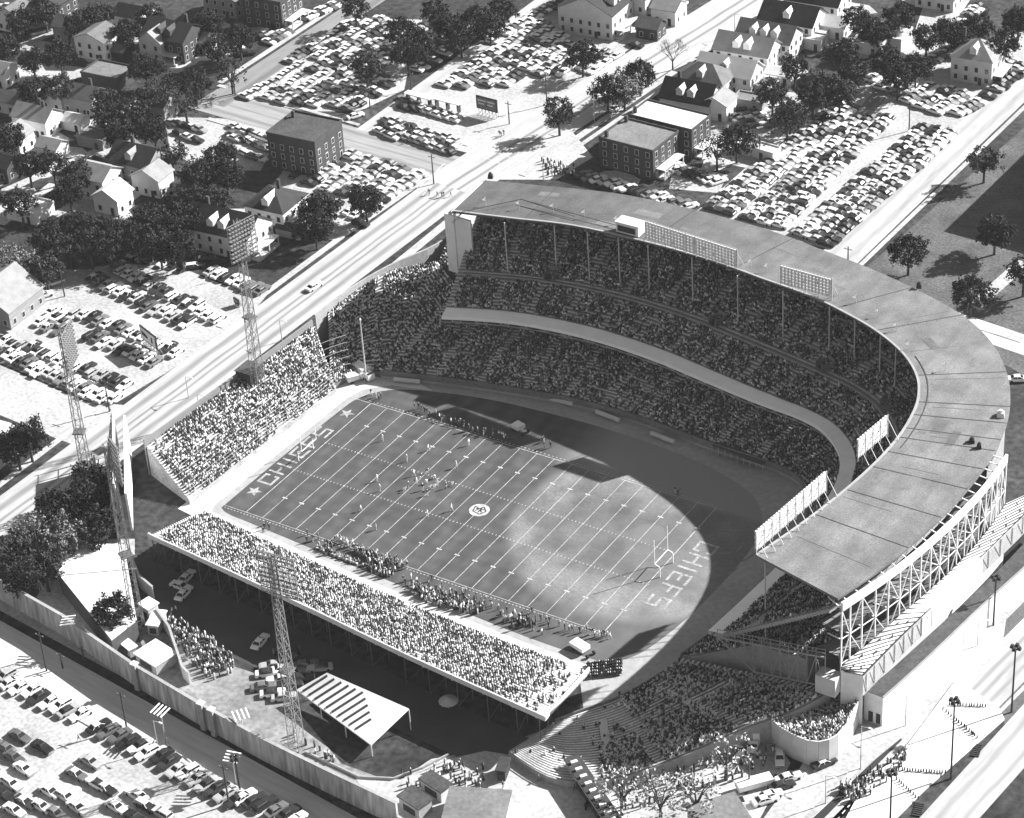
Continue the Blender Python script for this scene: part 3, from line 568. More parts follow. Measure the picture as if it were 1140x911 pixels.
P, An = seats(Lr, zr_, .9); crowd_obj('crowd', P, An, 'spectators in the rear rows near the open end of the covered stand', dark=.4)
# broadcast booth and floodlight racks on the roof edge
b0 = at(699, 256, ZI + 1.2); bb = empty('broadcast_booth', (b0.x, b0.y + 1.2, ZI), -.02, 'small white booth with dark windows on the grandstand roof edge', 'booth')
mb = MB().box((0, 0, 1.4), (6, 3, 2.6)); mb.build('cabin', WHITE, bb); MB().box((-.2, -1.53, 1.3), (4.8, .1, 1.5)).build('window', GLASS, bb); MB().box((0, 0, 2.82), (6.5, 3.5, .18)).build('roof', CREAM, bb)
def lamprow(L, n, z, hh, x0=0.0, axis='x', off=0.0):
    # one corrugated reflector strip: deep bowls alternating with narrow necks
    mb = MB(); P = []
    for i in range(n):
        a = x0 + L * i / n; s = L / n
        P += [(a + s * .05, .10), (a + s * .2, .46), (a + s * .8, .46), (a + s * .95, .10)]
    hs = [.35 if k % 4 in (0, 3) else 1.0 for k in range(len(P))]
    f = (lambda u, v, zz: (u, -v + off, zz)) if axis == 'x' else (lambda u, v, zz: (v + off, u, zz))
    R = []
    for (u, v), k in zip(P, hs): R += [f(u, v, z - hh * k), f(u, v, z + hh * k), f(u, 0, z + hh * k), f(u, 0, z - hh * k)]
    F = []
    for i in range(len(P) - 1):
        for j in range(4): F.append((i * 4 + j, i * 4 + (j + 1) % 4, i * 4 + 4 + (j + 1) % 4, i * 4 + 4 + j))
    F += [(0, 3, 2, 1), tuple(len(R) - 4 + j for j in range(4))]; mb.add(R, F); return mb
def rack(p0, p1, h, rows, label, boards=False, z0=ZI + .3, lean=0):
    a = Vector((p0.x, p0.y, z0)); b = Vector((p1.x, p1.y, z0)); d = (b - a); L = d.length; r = empty('floodlight_rack', a, math.atan2(d.y, d.x), label, 'floodlight rack', 'floodlight racks along the grandstand roof edge')
    mb = MB(); nb_ = max(3, int(L / 2.6))
    for i in range(nb_ + 1): x = L * i / nb_; mb.bar((x, 0, -.3), (x, 0, h), .16); mb.bar((x, 0, h * .8), (x, 2.6, -.2), .12)
    for j in range(rows + 1): z = .5 + (h - .5) * j / rows; mb.bar((0, 0, z), (L, 0, z), .12, .14)
    mb.build('frame', STEEL, r)
    n = int(L / .85)
    for j in range(rows):
        z = .5 + (h - .5) * (j + .5) / rows; lamprow(L, n, z, .35 if not boards else .4).build('lamp_row', WHITE, r)
    return r
rack(at(719, 268, ZI), at(821, 301, ZI), 5.2, 6, 'longest roof floodlight rack, between the white booth and the shorter rack')
rack(at(869, 318, ZI), at(926, 334, ZI), 5.2, 6, 'short roof floodlight rack on the bend of the grandstand roof')
rack(at(988, 486, ZI), at(955, 514, ZI), 5.0, 4, 'short slatted floodlight rack seen from behind over the third-base curve', True)
rack(at(920, 549, ZI), at(842, 617, ZI), 5.0, 4, 'long slatted floodlight rack seen from behind at the open end of the roof', True)
for i, (x, y) in enumerate([(541, 222), (578, 226), (616, 229), (651, 236), (687, 243), (836, 291), (854, 296), (953, 331), (978, 346), (998, 362), (1012, 383), (1053, 405)]):
    p = at(x, y + 6, ZI + .0); r = empty('pennant', (p.x, p.y, ZI - .3), 0, '%s white pennant from the street end along the grandstand roof edge' % ordw(i + 1), 'pennant', 'pennants along the grandstand roof edge')
    MB().cyl((0, 0, 0), (0, 0, 2.4), .06, n=5).build('pole', STEEL, r); MB().add([(0, 0, 2.4), (0, 0, 1.3), (-.9, -.4, 1.6)], [(0, 1, 2), (2, 1, 0)]).build('flag', WHITE, r)
# guy wire on the roof and small vents
mb = MB()
for a, b in [((505, 238), (580, 222)), ((580, 222), (690, 252)), ((580, 222), (640, 241))]: mb.bar(at(*a, ZI + .6), at(*b, ZI + .6), .12)
tag(mb.build('guy_wire', DARK), 'dark guy wire stretched over the roof beside the pennants', 'wire')
for i, (x, y, s, lb) in enumerate([(1082, 492, 1.2, 'dark roof vent on the curved roof, upper of the close pair'), (1090, 498, 1.0, 'dark roof vent on the curved roof, lower of the close pair'), (1114, 462, 1.6, 'white hatch box at the outer roof edge above the frame'), (546, 197, 1.3, 'dark vent at the street end of the roof'), (1023, 319, 1.2, 'dark vent at the outer rim of the roof by the lawn')]):
    p = at(x, y, 30.2); r = empty('roof_vent', (p.x, p.y, 29.9), .4, lb, 'roof vent', 'vents on the grandstand roof'); MB().box((0, 0, .5), (s, s, 1), 0, 0, .8).build('base', DARK if 'dark' in lb else WHITE, r); MB().cyl((0, 0, .9), (0, 0, 1.5), s * .4, s * .25).build('cap', DARK if 'dark' in lb else WHITE, r)
# photographers' benches along the wall: pale tarpaulin rolls and dugouts
for i, (x0, y0, x1, y1) in enumerate([(441, 420, 470, 423), (611, 440, 640, 448), (666, 456, 692, 466), (727, 480, 753, 490), (864, 515, 889, 528)]):
    a, b = at(x0, y0, .8), at(x1, y1, .8); d = b - a; mb = MB(); mb.cyl((0, 0, .8), (d.length, 0, .8), .55, n=10)
    o = mb.build('tarpaulin_roll', CREAM); o.location = (a.x, a.y - .9, 0); o.rotation_euler = (0, 0, math.atan2(d.y, d.x)); tag(o, '%s pale rolled tarpaulin from the street corner, lying along the grandstand field wall' % ordw(i + 1), 'tarpaulin', 'rolled tarpaulins along the grandstand wall')
a, b = at(796, 497, 1), at(852, 519, 1); d = b - a; r = empty('dugout', (a.x, a.y - .2, 0), math.atan2(d.y, d.x), 'long low dugout with dark roof against the grandstand field wall', 'dugout'); L = d.length
MB().box((L / 2, 0, 2.0), (L, 2.0, .18)).build('roof', TAR, r); [MB().bar((L * k / 8, -.9, 0), (L * k / 8, -.9, 2), .14).build('post', STEEL, r) for k in range(9)]; MB().box((L / 2, .4, .5), (L - .4, .5, .1)).build('bench', BENCH, r)

# ------------------------------------------------------------------ corner stand by the street (shaded, joins the covered stand)
CS = empty('corner_stand', (0, 0, 0), 0, 'low open corner stand between the street bleachers and the covered grandstand', 'stand')
Fp = resamp([(-11.5, 49), (-10.5, 54), (-8, 58), (-4.2, 59.2)], 14); Bp = resamp([(-23.5, 66), (-23, 80), (-20.5, 90), (-13, 98.5)], 14)
Fp2 = Fp
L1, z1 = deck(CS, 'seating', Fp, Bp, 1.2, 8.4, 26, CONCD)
P, An = seats(L1, z1, .93, aisle=14); crowd_obj('crowd', P, An, 'spectators in the open corner stand beside the covered grandstand', dark=.42)
Fp = resamp([(-4.6, 59.3), (-2.6, 76), (-1.2, 88.5)], 12); Bp = resamp([(-12.6, 98.8), (-9, 101), (-4.5, 103)], 12)
Fq = resamp([(-13, 98.7), (-8.5, 97), (-4, 94)], 8); Bq = resamp([(-16, 112), (-10, 111.5), (-4.5, 110)], 8)
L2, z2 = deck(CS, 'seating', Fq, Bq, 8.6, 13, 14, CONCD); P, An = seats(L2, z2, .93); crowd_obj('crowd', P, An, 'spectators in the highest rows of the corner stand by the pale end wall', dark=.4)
Fr = resamp([(-4.2, 59.3), (-3.4, 70), (-2, 82), (-1, 89)], 10); Br = resamp([(-10.6, 76), (-9.5, 84), (-9, 92), (-8, 97)], 10)
mb = MB(); mb.strip(c3(FR_[:2], 1.1), c3(LB[:2], 8.5)); 
# fill between the two decks
Fz = np.array([(-4.2, 59.2), (-3.8, 59.1)]); Bz = np.array([(-13, 98.5), (-.9, 89.3)])
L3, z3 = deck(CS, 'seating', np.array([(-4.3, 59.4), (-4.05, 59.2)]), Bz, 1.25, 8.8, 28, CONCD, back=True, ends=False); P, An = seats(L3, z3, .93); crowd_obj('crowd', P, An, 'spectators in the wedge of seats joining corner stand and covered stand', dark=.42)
mb = MB(); PW = resamp([(-24.5, 62), (-24.3, 71), (-23.6, 80), (-21.3, 91), (-17, 103), (-16.5, 113), (-16.5, 124)], 20)
for i in range(19): mb.bar((*PW[i], 5.2), (*PW[i + 1], 5.2), .5, 10.4)
tag(mb.build('stand_wall', CONC), 'tall curved concrete wall behind the corner stand along the street', 'wall')
mb = MB(); mb.box((-13.5, 117, 6), (9, 8, 12)); o = mb.build('ticket_building', CREAM); tag(o, 'pale square building at the street end of the covered grandstand', 'building')
p = empty('flagpole', (-6.6, 56.5, 0), 0, 'tall pale foul-line pole standing beside the white van', 'pole'); MB().cyl((0, 0, 0), (0, 0, 17), .22, .14, 8).build('shaft', CREAM, p); MB().box((0, 0, .3), (.9, .9, .6), 0, 0, .8).build('base', CONC, p); MB().cyl((0, 0, 17), (0, 0, 17.4), .3, .1, 8).build('finial', WHITE, p)
for i in range(5):
    a = Vector((-15.2 - i * 1.7, 50 - i * 1.0, 2.2 + i * 1.25)); mb = MB(); prev = None
    for k in range(9): t = k / 8; q = a + Vector((t * (5.5 + i * .9), t * (5 + i * 1.9), math.sin(t * PI * .5) * 2.6)); prev and mb.bar(prev, q, .14); prev = q
    tag(mb.build('handrail', STEEL), '%s curved white handrail up from the van in the street corner' % ordw(i + 1), 'handrail', 'curved handrails of the corner steps')

# ------------------------------------------------------------------ street-side bleachers
BS = empty('bleachers', (0, 0, 0), 0, 'open bleachers between the main street wall and the end zone', 'bleachers')
Fp = resamp([(-13.0, -3.5), (-11.9, 15), (-10.9, 33), (-10, 49)], 24); Bp = resamp([(-28.0, 1.5), (-26.4, 24), (-24.8, 45), (-24, 61)], 24)
L1, z1 = deck(BS, 'seating', Fp, Bp, 1.2, 7.6, 22, WOOD)
mb = MB()
for k in range(0, 22, 3):
    pass
for r_ in (1, 2, 3, 4, 6, 8, 10): [mb.bar((*L1[r_][i], z1[r_][0] + .7), (*L1[r_][i + 1], z1[r_][0] + .7), .1, .12) for i in range(23)]
mb.build('rail', STEEL, BS)
P, An = seats(L1, z1, .9, aisle=60, occf=lambda s, t: (.5 if t < .3 and s > .5 else .86) if not (s < .12 and t > .75) else .3); crowd_obj('crowd', P, An, 'sunlit spectators in the street-side bleachers behind the end zone', dark=.45)
mb = MB(); 
for i in range(23): mb.bar((*(Bp[i] + np.array([-.6, 0])), 4.8), (*(Bp[i + 1] + np.array([-.6, 0])), 4.8), .4, 9.6)
tag(mb.build('stand_wall', mat('wall_grey', .2, .1, .3)), 'grey wall behind the street-side bleachers', 'wall')
mb = MB(); mb.box((-24.5, 35.6, 8.7), (4.2, 4.8, 3.4)); bx_ = mb.build('equipment_box', DARK); tag(bx_, 'dark boxy hut in the top rows at the foot of a light tower', 'hut')
MB().box((-24.5, 35.6, 10.5), (4.6, 5.2, .16)).build('roof', TAR, bx_)

# ------------------------------------------------------------------ near-side bleachers
NB = empty('bleachers', (0, 0, 0), 0, 'long high temporary bleachers along the near sideline', 'bleachers')
Fp = resamp([(-8, -5.8), (20, -9.2), (50, -12.2), (78, -13.6), (96, -13.4)], 40); Bp = resamp([(-5.6, -25.4), (17.6, -27.8), (40, -30.2), (68, -33.6), (100.2, -36.6)], 40)
L1, z1 = deck(NB, 'seating', Fp, Bp, 1.2, 7.8, 24, WOOD, slab=.25)
for s_ in np.linspace(.3, 38.7, 19):
    mb = MB(); i = int(s_); pr = None
    for r_ in (4, 9, 14, 19, 23): a = L1[r_][i]; mb.bar((*a, 0), (*a, z1[r_][i] - .2), .14)
    a, b = L1[3][i], L1[23][i]; mb.bar((*a, .4), (*b, z1[23][i] - .4), .12); a = L1[14][i]; mb.bar((*b, .3), (*a, z1[14][i] - .4), .1)
    mb.build('trestle', MID, NB)
def occn(s, t): return .93 if s < .86 else (.25 if t > .2 and s > .93 else .55)
P, An = seats(L1, z1, .92, aisle=200, sp=.64, occf=lambda s, t: (.94 if (s < .88 - t * .0) else max(.12, .94 - (s - .88) * 7)))
crowd_obj('crowd', P, An, 'sunlit spectators packed into the long near-side bleachers', dark=.45)
mb = MB(); Bq = L1[-1]
for i in range(39): mb.bar((*Bq[i], 8.3), (*Bq[i + 1], 8.3), .35, 1.2)
for i in range(39):
    if i % 2 == 0: mb.bar((*Bq[i], 7.6), (*Bq[i], 9.0), .45)
mb.build('back_rail', CREAM, NB)
mb = MB(); e0, e1 = L1[0][-1], L1[-1][-1]; mb.bar((e0[0], e0[1], 2), (e1[0], e1[1], 8.4), .3, .8); mb.build('end_rail', WHITE, NB)
# ------------------------------------------------------------------ open terraces turning the lower corner
TE = empty('terraces', (0, 0, 0), 0, 'open terraces of bench rows turning the corner below the covered stand', 'terraces')
Ft = resamp([(110, -1), (109, -6), (107, -12.5), (104.3, -18.5), (101, -23.5), (97.5, -29)], 30)
bz = np.interp(np.linspace(0, 1, 30), [0, .25, .45, .7, 1], [7, 6, 3.4, 1.6, 1.2])
bk = resamp([(925, 770), (885, 792), (830, 812), (760, 842), (690, 866), (620, 868), (566, 838)], 30); Bt = np.array([A2(bk[i][0], bk[i][1], bz[i]) for i in range(30)])
Ft[:, 0] = Ft[:, 0]
L1, z1 = deck(TE, 'seating', Ft, Bt, np.interp(np.linspace(0, 1, 30), [0, .4, 1], [1.0, .6, .3]), bz, 28, mat('terrace_concrete', .3, .12, .2, fine=1.2))
def occt(s, t):
    if s < .1: return .93
    if s < .42: return .92 if not (.36 < t < .43) else .1
    if s < .55: return (.9 if t < .28 or t > .42 else .2)
    if s < .72: return .8 if t > .5 else (.15 if t > .3 else .04)
    return .03
P, An = seats(L1, z1, .9, aisle=13, sp=.55, occf=lambda s, t: occt(s, t) * 1.05); crowd_obj('crowd', P, An, 'spectators on the open terraces below the end of the covered stand', dark=.33)
mb = MB(); 
for i in range(29): mb.bar((*Ft[i], .7), (*Ft[i + 1], .7), .2, 1.4)
mb.build('field_wall', CONCD, TE)
for s0, t0 in [(10, 12), (20, 12)]:
    mb = MB()
    for k in range(6, 20): a = L1[k][s0]; b = L1[k + 1][s0]; mb.bar((*a, z1[min(k, 27)][s0] + .5), (*b, z1[min(k + 1, 27)][s0] + .5), 1.6, .1)
    mb.build('stair', CREAM, TE)
# round little stand at the street
RS = empty('round_stand', (0, 0, 0), 0, 'small fan-shaped open stand with curved pale wall beside the street annex', 'stand')
Fp = resamp([A2(905, 765, 3), A2(925, 772, 3), A2(945, 776, 3)], 12); Bp = resamp([A2(852, 795, 4), A2(866, 812, 5), A2(905, 828, 5.5), A2(935, 818, 5.5), A2(955, 785, 5)], 12)
L1, z1 = deck(RS, 'seating', Fp, Bp, 3.0, 5.4, 12, CONC); P, An = seats(L1, z1, .85, aisle=60); crowd_obj('crowd', P, An, 'spectators in the small round stand by the street', dark=.35)
mb = MB(); 
for i in range(11): mb.bar((*Bp[i], 3.1), (*Bp[i + 1], 3.1), .3, 6.0)
mb.build('curved_wall', CREAM, RS)
# goalposts: H frame set back on two curved supports
def goal(x, s, label):
    g = empty('goalpost', (x, W53 / 2, 0), 0, label, 'goalpost', 'goalposts'); hw = 2.82
    mb = MB(); mb.bar((0, -hw, 3.05), (0, hw, 3.05), .14); mb.build('crossbar', WHITE, g)
    for q in (-1, 1): MB().bar((0, q * hw, 3.05), (0, q * hw, 9.2), .12).build('upright', WHITE, g)
    for q in (-1, 1): MB().bar((s * 1.2, q * hw, 0), (s * 1.2, q * hw, 2.6), .16).bar((s * 1.2, q * hw, 2.6), (0, q * hw, 3.05), .14).build('support', WHITE, g)
goal(0, -1, 'white H-shaped goalpost in front of the street-side bleachers'); goal(20 * 5 * YD, 1, 'white H-shaped goalpost nearer the curved grandstand')
# ------------------------------------------------------------------ walls and street furniture around the ground
def wallrun(name, P, h, th, m, label, cat='wall', z0=0, caps=True, group=None):
    mb = MB()
    for i in range(len(P) - 1): mb.bar((*P[i], z0 + h / 2), (*P[i + 1], z0 + h / 2), th, h, 0)
    o = mb.build(name, [m]); 
    if caps:
        mc = MB()
        for i in range(len(P) - 1): mc.bar((*P[i], z0 + h + .06), (*P[i + 1], z0 + h + .06), th + .2, .12)
        mc.build('coping', CONC, o)
    return tag(o, label, cat, group)
WB = [A2(0, 658, 0), A2(80, 705, 0), A2(160, 757, 0), A2(235, 803, 0)]
stain = mat('stained_wall', .42, .35, .25, fine=1.2, stretch=(1, 1, .15))
wallrun('boundary_wall', [(-60, -46), (-30, -49.6), (-7, -53.2), (17, -58.9)], 5.8, .5, stain, 'stained concrete boundary wall along the lower street, by the big tree')
wallrun('boundary_wall', [(17, -58.9), (36, -62.2), (54, -64.8)], 5.8, .5, stain, 'stained concrete boundary wall along the lower street, behind the plaza crowd')
wallrun('boundary_wall', [(54, -64.8), (70, -66.3), (86.5, -67.6)], 5.8, .5, stain, 'pale concrete boundary wall along the lower street, below the striped canopy')
wallrun('boundary_wall', [(86.5, -67.6), (100, -70)], 2.4, .4, CONC, 'low wall past the dark-roofed kiosks at the lower street')
for i, t in enumerate([(17.5, -59.4), (37, -62.8), (40, -63.3)]):
    mb = MB().box((t[0], t[1], 3.3), (1.1, 1.1, 6.6)); o = mb.build('gate_pier', CONC); MB().box((t[0], t[1], 6.7), (1.4, 1.4, .25)).build('cap', CREAM, o); tag(o, '%s square gate pier from the white-roofed building along the lower street wall' % ordw(i + 1), 'pier', 'gate piers of the lower wall')
# white-roofed building with dark street face
fb = empty('field_house', (0, 0, 0), 0, 'low building with a big white flat roof and dark street face by the lower wall', 'building')
P0 = [A2(66, 640, 5), A2(124, 712, 5), A2(152, 690, 5), A2(138, 606, 5), A2(98, 605, 5), A2(62, 628, 5)]
mb = MB(); mb.prism(P0, 0, 4.7); mb.build('wall', mat('dark_wall', .06, .2), fb); mb = MB(); mb.prism(P0, 4.7, 5.0); rf = mb.build('roof', WHITE, fb)
mb = MB(); a, b = at(72, 640, 5.1), at(152, 633, 5.1); mb.bar(a, b, .12); a, b = at(104, 682, 5.1), at(140, 681, 5.1); mb.bar(a, b, .3, .2); mb.build('seam', STEEL, rf)
# plaza paving behind the near stand
mb = MB(); mb.sheet(pts(150, 640, 205, 700, 240, 735, 300, 755, 330, 790, 380, 850, 440, 872, 505, 842, 560, 830, 610, 810, 600, 900, 430, 900, 180, 770, 150, 700), -.02); structure('plaza', mb, mat('plaza_asphalt', .2, .3, .12, fine=.8))
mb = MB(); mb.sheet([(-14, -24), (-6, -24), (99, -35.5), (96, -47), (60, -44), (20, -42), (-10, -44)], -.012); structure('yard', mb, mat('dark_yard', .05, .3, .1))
mb = MB(); mb.sheet(pts(395, 865, 445, 868, 475, 858, 500, 845, 540, 836, 600, 846, 700, 862, 860, 822, 880, 850, 830, 930, 440, 930), .0); structure('forecourt', mb, PAVE)
wallrun('patio_wall', [A2(340, 838, 0), A2(400, 866, 0), A2(438, 868, 0), A2(470, 856, 0), A2(500, 841, 0)], .5, .3, CONC, 'low pale kerb wall round the end of the shaded plaza', caps=False)
# striped canopy
can = empty('canopy', (0, 0, 0), 0, 'big pitched white canopy with painted shadow stripes in the plaza behind the near bleachers', 'canopy')
c1, c2, c4, c5 = at(330, 768, 3.0), at(364, 749, 5.4), at(455, 789, 5.4), at(413, 829, 3.0)
NG = 14; mb = MB(); G1 = [[c1.lerp(c5, i / NG).lerp(c2.lerp(c4, i / NG), j / 6) for j in range(7)] for i in range(NG + 1)]
for i in range(NG):
    for j in range(6):
        a, b, c, d = G1[i][j], G1[i + 1][j], G1[i + 1][j + 1], G1[i][j + 1]; mb.add([a, b, c, d], [(0, 1, 2, 3)]); t_ = Vector((0, 0, .3)); mb.add([a - t_, d - t_, c - t_, b - t_], [(0, 1, 2, 3)])
for P_ in ([g_[0] for g_ in G1], [g_[-1] for g_ in G1], G1[0], G1[-1]): mb.strip([p - Vector((0, 0, .3)) for p in P_], P_)
mb.build('roof', WHITE, can)
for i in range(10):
    t0 = .06 + i * .078; p = c1.lerp(c5, t0); q = c2.lerp(c4, t0 - .02 + .012 * i); up_ = Vector((0, 0, .1)); MB().bar(p.lerp(q, .07) + up_, p.lerp(q, .9 - max(0, i - 5) * .12) + up_, .55, .12).build('shadow_strip', DARK, can)  # raised dark strips stand in for shadow stripes across the white roof
for v in (c1, c2, c4, c5, c1.lerp(c5, .33), c1.lerp(c5, .66)): MB().cyl((v.x, v.y, 0), (v.x, v.y, v.z - .3), .12).build('post', CREAM, can)
mb = MB(); mb.box((c1.lerp(c5, .5).x + 1, c1.lerp(c5, .5).y + 4, 1.2), (16, .3, 2.4), -.35); mb.build('counter', DARK, can)
# kiosks and forecourt buildings
def kiosk(px, py, w_, d_, h, rz, rm, wm, label, cat='kiosk'):
    p = at(px, py, h); r = empty('kiosk', (p.x, p.y, 0), rz, label, cat); MB().box((0, 0, h / 2 - .1), (w_ - .6, d_ - .6, h - .2)).build('wall', wm, r); MB().box((0, 0, h), (w_, d_, .25)).build('roof', rm, r)
    MB().box((0, -d_ / 2 + .2, 1.1), (w_ * .5, .15, 1.4)).build('counter', DARK, r); return r
kiosk(485, 870, 6.2, 3.4, 2.8, -.22, TAR, CREAM, 'dark-roofed kiosk in the forecourt, farther from the wall')
kiosk(462, 888, 6.0, 4.0, 3.0, -.22, TAR, CONC, 'dark-roofed kiosk standing against the lower boundary wall')
kiosk(530, 900, 12, 11, 3.4, .4, CONCD, CREAM, 'pale grey flat-roofed building cut by the bottom of the photo', 'building')
sh = kiosk(662, 882, 22, 3.2, 3.0, -.62, mat('shed_roof', .04, .2), CREAM, 'long narrow shed with a row of small pale vents on its dark roof', 'shed')
for i in range(9): MB().box((-9 + i * 2.2, -.2, 3.35), (.7, 1.3, .5)).build('vent', WHITE, sh)
kiosk(560, 851, 2.2, 4.2, 2.6, .3, DARK, DARK, 'small dark booth at the foot of the empty terraces', 'booth')
kiosk(800, 905, 10, 8, 4, .9, CONCD, CREAM, 'grey-roofed hut under pale trees at the bottom edge', 'hut')
# round tree-shadow discs seen on the plaza are parasols
def parasol(px, py, r, label):
    p = at(px, py, 0); o = empty('parasol', (p.x, p.y, 0), 0, label, 'parasol', 'plaza parasols'); MB().cyl((0, 0, 0), (0, 0, 2.6), .05).build('pole', STEEL, o); MB().cyl((0, 0, 2.2), (0, 0, 3), r, .08, 12).build('canopy', CREAM, o)
parasol(500, 790, 2.0, 'round pale parasol alone in the deep shade behind the near bleachers')
# ------------------------------------------------------------------ light towers
def tower(px, py, z0, H, label, rz=0, pw=8.0, ph=9.5, leg=1.15):
    p = at(px, py, z0); o = empty('light_tower', (p.x, p.y, z0), rz, label, 'light tower', 'lattice light towers round the field'); n = 15; hp = H - ph
    cs = [(-1, -1), (1, -1), (1, 1), (-1, 1)]
    w_ = lambda z: leg * (1 - .55 * z / H)
    for c in cs: MB().bar((c[0] * w_(0), c[1] * w_(0), 0), (c[0] * w_(H), c[1] * w_(H), H), .15).build('leg', TSTEEL, o)
    mb = MB()
    for i in range(n):
        z0_, z1_ = H * i / n, H * (i + 1) / n
        for k in range(4):
            a, b = cs[k], cs[(k + 1) % 4]; A_ = (a[0] * w_(z0_), a[1] * w_(z0_), z0_); B_ = (b[0] * w_(z1_), b[1] * w_(z1_), z1_); C_ = (b[0] * w_(z0_), b[1] * w_(z0_), z0_)
            mb.bar(A_, B_, .075); mb.bar(C_, (a[0] * w_(z1_), a[1] * w_(z1_), z1_), .06); mb.bar(A_, C_, .07)
    mb.build('bracing', TSTEEL, o)
    mb = MB(); 
    for i in range(9): z = hp + ph * i / 8; mb.bar((1.2, -pw / 2, z), (1.2, pw / 2, z), .16)
    for i in range(7): y = -pw / 2 + pw * i / 6; mb.bar((1.2, y, hp), (1.2, y, H), .14)
    fr = mb.build('lamp_frame', TSTEEL, o)
    for i in range(9): lamprow(pw, 9, hp + ph * (i + .5) / 9, .12, -pw / 2, 'y', 1.3).build('lamp_row', LAMP, fr)
    for zz in (H * .42,): MB().box((0, 0, zz), (2.6, 2.6, .25)).build('platform', MID, o)
tower(288, 428, 6.5, 44, 'light tower rising from the dark hut in the street-side bleachers', -.2)
tower(103, 560, 0, 46, 'light tower by the main street above the big lower-left trees', .45)
tower(155, 702, 0, 47, 'light tower beside the white-roofed building and the scoreboard', 1.05, pw=4.5)
tower(331, 832, 0, 46, 'light tower standing next to the striped canopy', 1.65)
# scoreboard, tall white boards seen nearly edge-on
sa, sb_ = (-16.8, -19.6), (-38.5, 6.5); d = Vector((sb_[0] - sa[0], sb_[1] - sa[1], 0)); L = d.length; an = math.atan2(d.y, d.x)
sc = empty('scoreboard', (sa[0], sa[1], 0), an, 'huge white scoreboard seen almost edge-on at the street corner of the field', 'scoreboard')
MB().box((L * .46, -.5, 7), (L * .92, .5, 10)).build('board', WHITE, sc); MB().box((L * .5, 2.0, 8.6), (L * .8, .4, 8)).build('rear_board', CREAM, sc)
mb = MB()
for i in range(13):
    x = L * i / 12; mb.bar((x, 2.6, 0), (x, 2.6, 12.5), .2); mb.bar((x, 5.2, 0), (x, 2.6, 11), .16)
    if i < 12:
        for z in (3, 6, 9, 12): mb.bar((x, 2.6, z), (x + L / 12, 2.6, z), .12)
        mb.bar((x, 2.6, 3), (x + L / 12, 2.6, 6), .1); mb.bar((x, 2.6, 9), (x + L / 12, 2.6, 6), .1)
mb.build('frame', STEEL, sc)
sc2 = empty('sign_board', (-26.5, -20, 0), an - .05, 'narrow pale board on a black lattice behind the big scoreboard', 'board'); MB().box((8, 0, 6), (16, .3, 5)).build('board', CREAM, sc2)
mb = MB(); [mb.bar((x, .5, 0), (x, .5, 9), .18) for x in range(0, 17, 2)]; [mb.bar((0, .5, z), (16, .5, z), .12) for z in (2, 5, 8)]; mb.build('frame', MID, sc2)
# ramps of the far corner by the tower
wallrun('screen_wall', [A2(148, 632, 0), A2(157, 655, 0), A2(172, 668, 0)], 3.5, .3, CREAM, 'thin pale screen wall at the corner of the near bleachers')
wallrun('screen_wall', [A2(176, 690, 0), A2(190, 710, 0), A2(205, 755, 0), A2(212, 762, 0)], 3.0, .3, CREAM, 'thin pale screen wall beside the crowded plaza')
kiosk(165, 672, 3.5, 3.2, 3.2, -.2, WHITE, CREAM, 'little white ticket booth at the corner of the near bleachers', 'booth')
kiosk(174, 688, 2.8, 5.5, 2.6, .3, WHITE, CREAM, 'white flat-roofed ticket booth beside the plaza crowd', 'booth')
kiosk(173, 727, 7, 6, 2.6, -.2, WHITE, CONC, 'square white-roofed entrance building below the light tower', 'building')
kiosk(141, 716, 5, 2.2, 2.2, -.3, WHITE, CONC, 'long white box trailer behind the lower wall', 'trailer')
# bottom-right paved terrace with rows of low posts
mb = MB(); mb.prism(pts(1065, 758, 1112, 790, 1118, 802, 1030, 880, 985, 925, 935, 925, 965, 870, 1000, 845), 0, .5); structure('pavement', mb, WHITE)
mb = MB(); mb.sheet(pts(1120, 690, 1160, 650, 1180, 780, 1122, 815, 1108, 780), -.01); structure('verge', mb, mat('verge_grass', .09, .25, .3, fine=2))
kb = 0
for ki, (x0, y0, x1, y1, n) in enumerate([(1057, 785, 1097, 787, 14), (1050, 790, 1088, 822, 14), (995, 857, 1052, 861, 20), (998, 868, 1022, 890, 10), (1062, 800, 1084, 818, 9)]):
    for i in range(n):
        p = at(x0 + (x1 - x0) * i / (n - 1) + random.uniform(-.5, .5), y0 + (y1 - y0) * i / (n - 1) + random.uniform(-.4, .4), .5); mb = MB(); mb.cyl((0, 0, 0), (0, 0, .7), .17, .13, 6); o = mb.build('bollard', DARK) if kb == 0 else b0_.copy()
        if kb == 0: b0_ = o
        else: COL.objects.link(o)
        o.location = p; tag(o, 'short dark bollard, %s from the %s end of the %s dotted row' % (ordw(i + 1), 'grandstand', ['upper level', 'upper slanting', 'lower level', 'lower slanting', 'short inner'][ki]), 'bollard', 'bollards in rows on the white pavement'); kb += 1
for i, (x, y) in enumerate([(1087, 836), (1022, 902)]):
    p = at(x, y); o = empty('drain_grate', (p.x, p.y, .0), .2, ['dark slatted grate by the kerb, nearer the tall lamp', 'dark slatted grate by the kerb near the bottom edge'][i], 'grate'); [MB().box((0, k * .55 - 1.6, .12), (1.6, .28, .2)).build('slat', DARK, o) for k in range(7)]
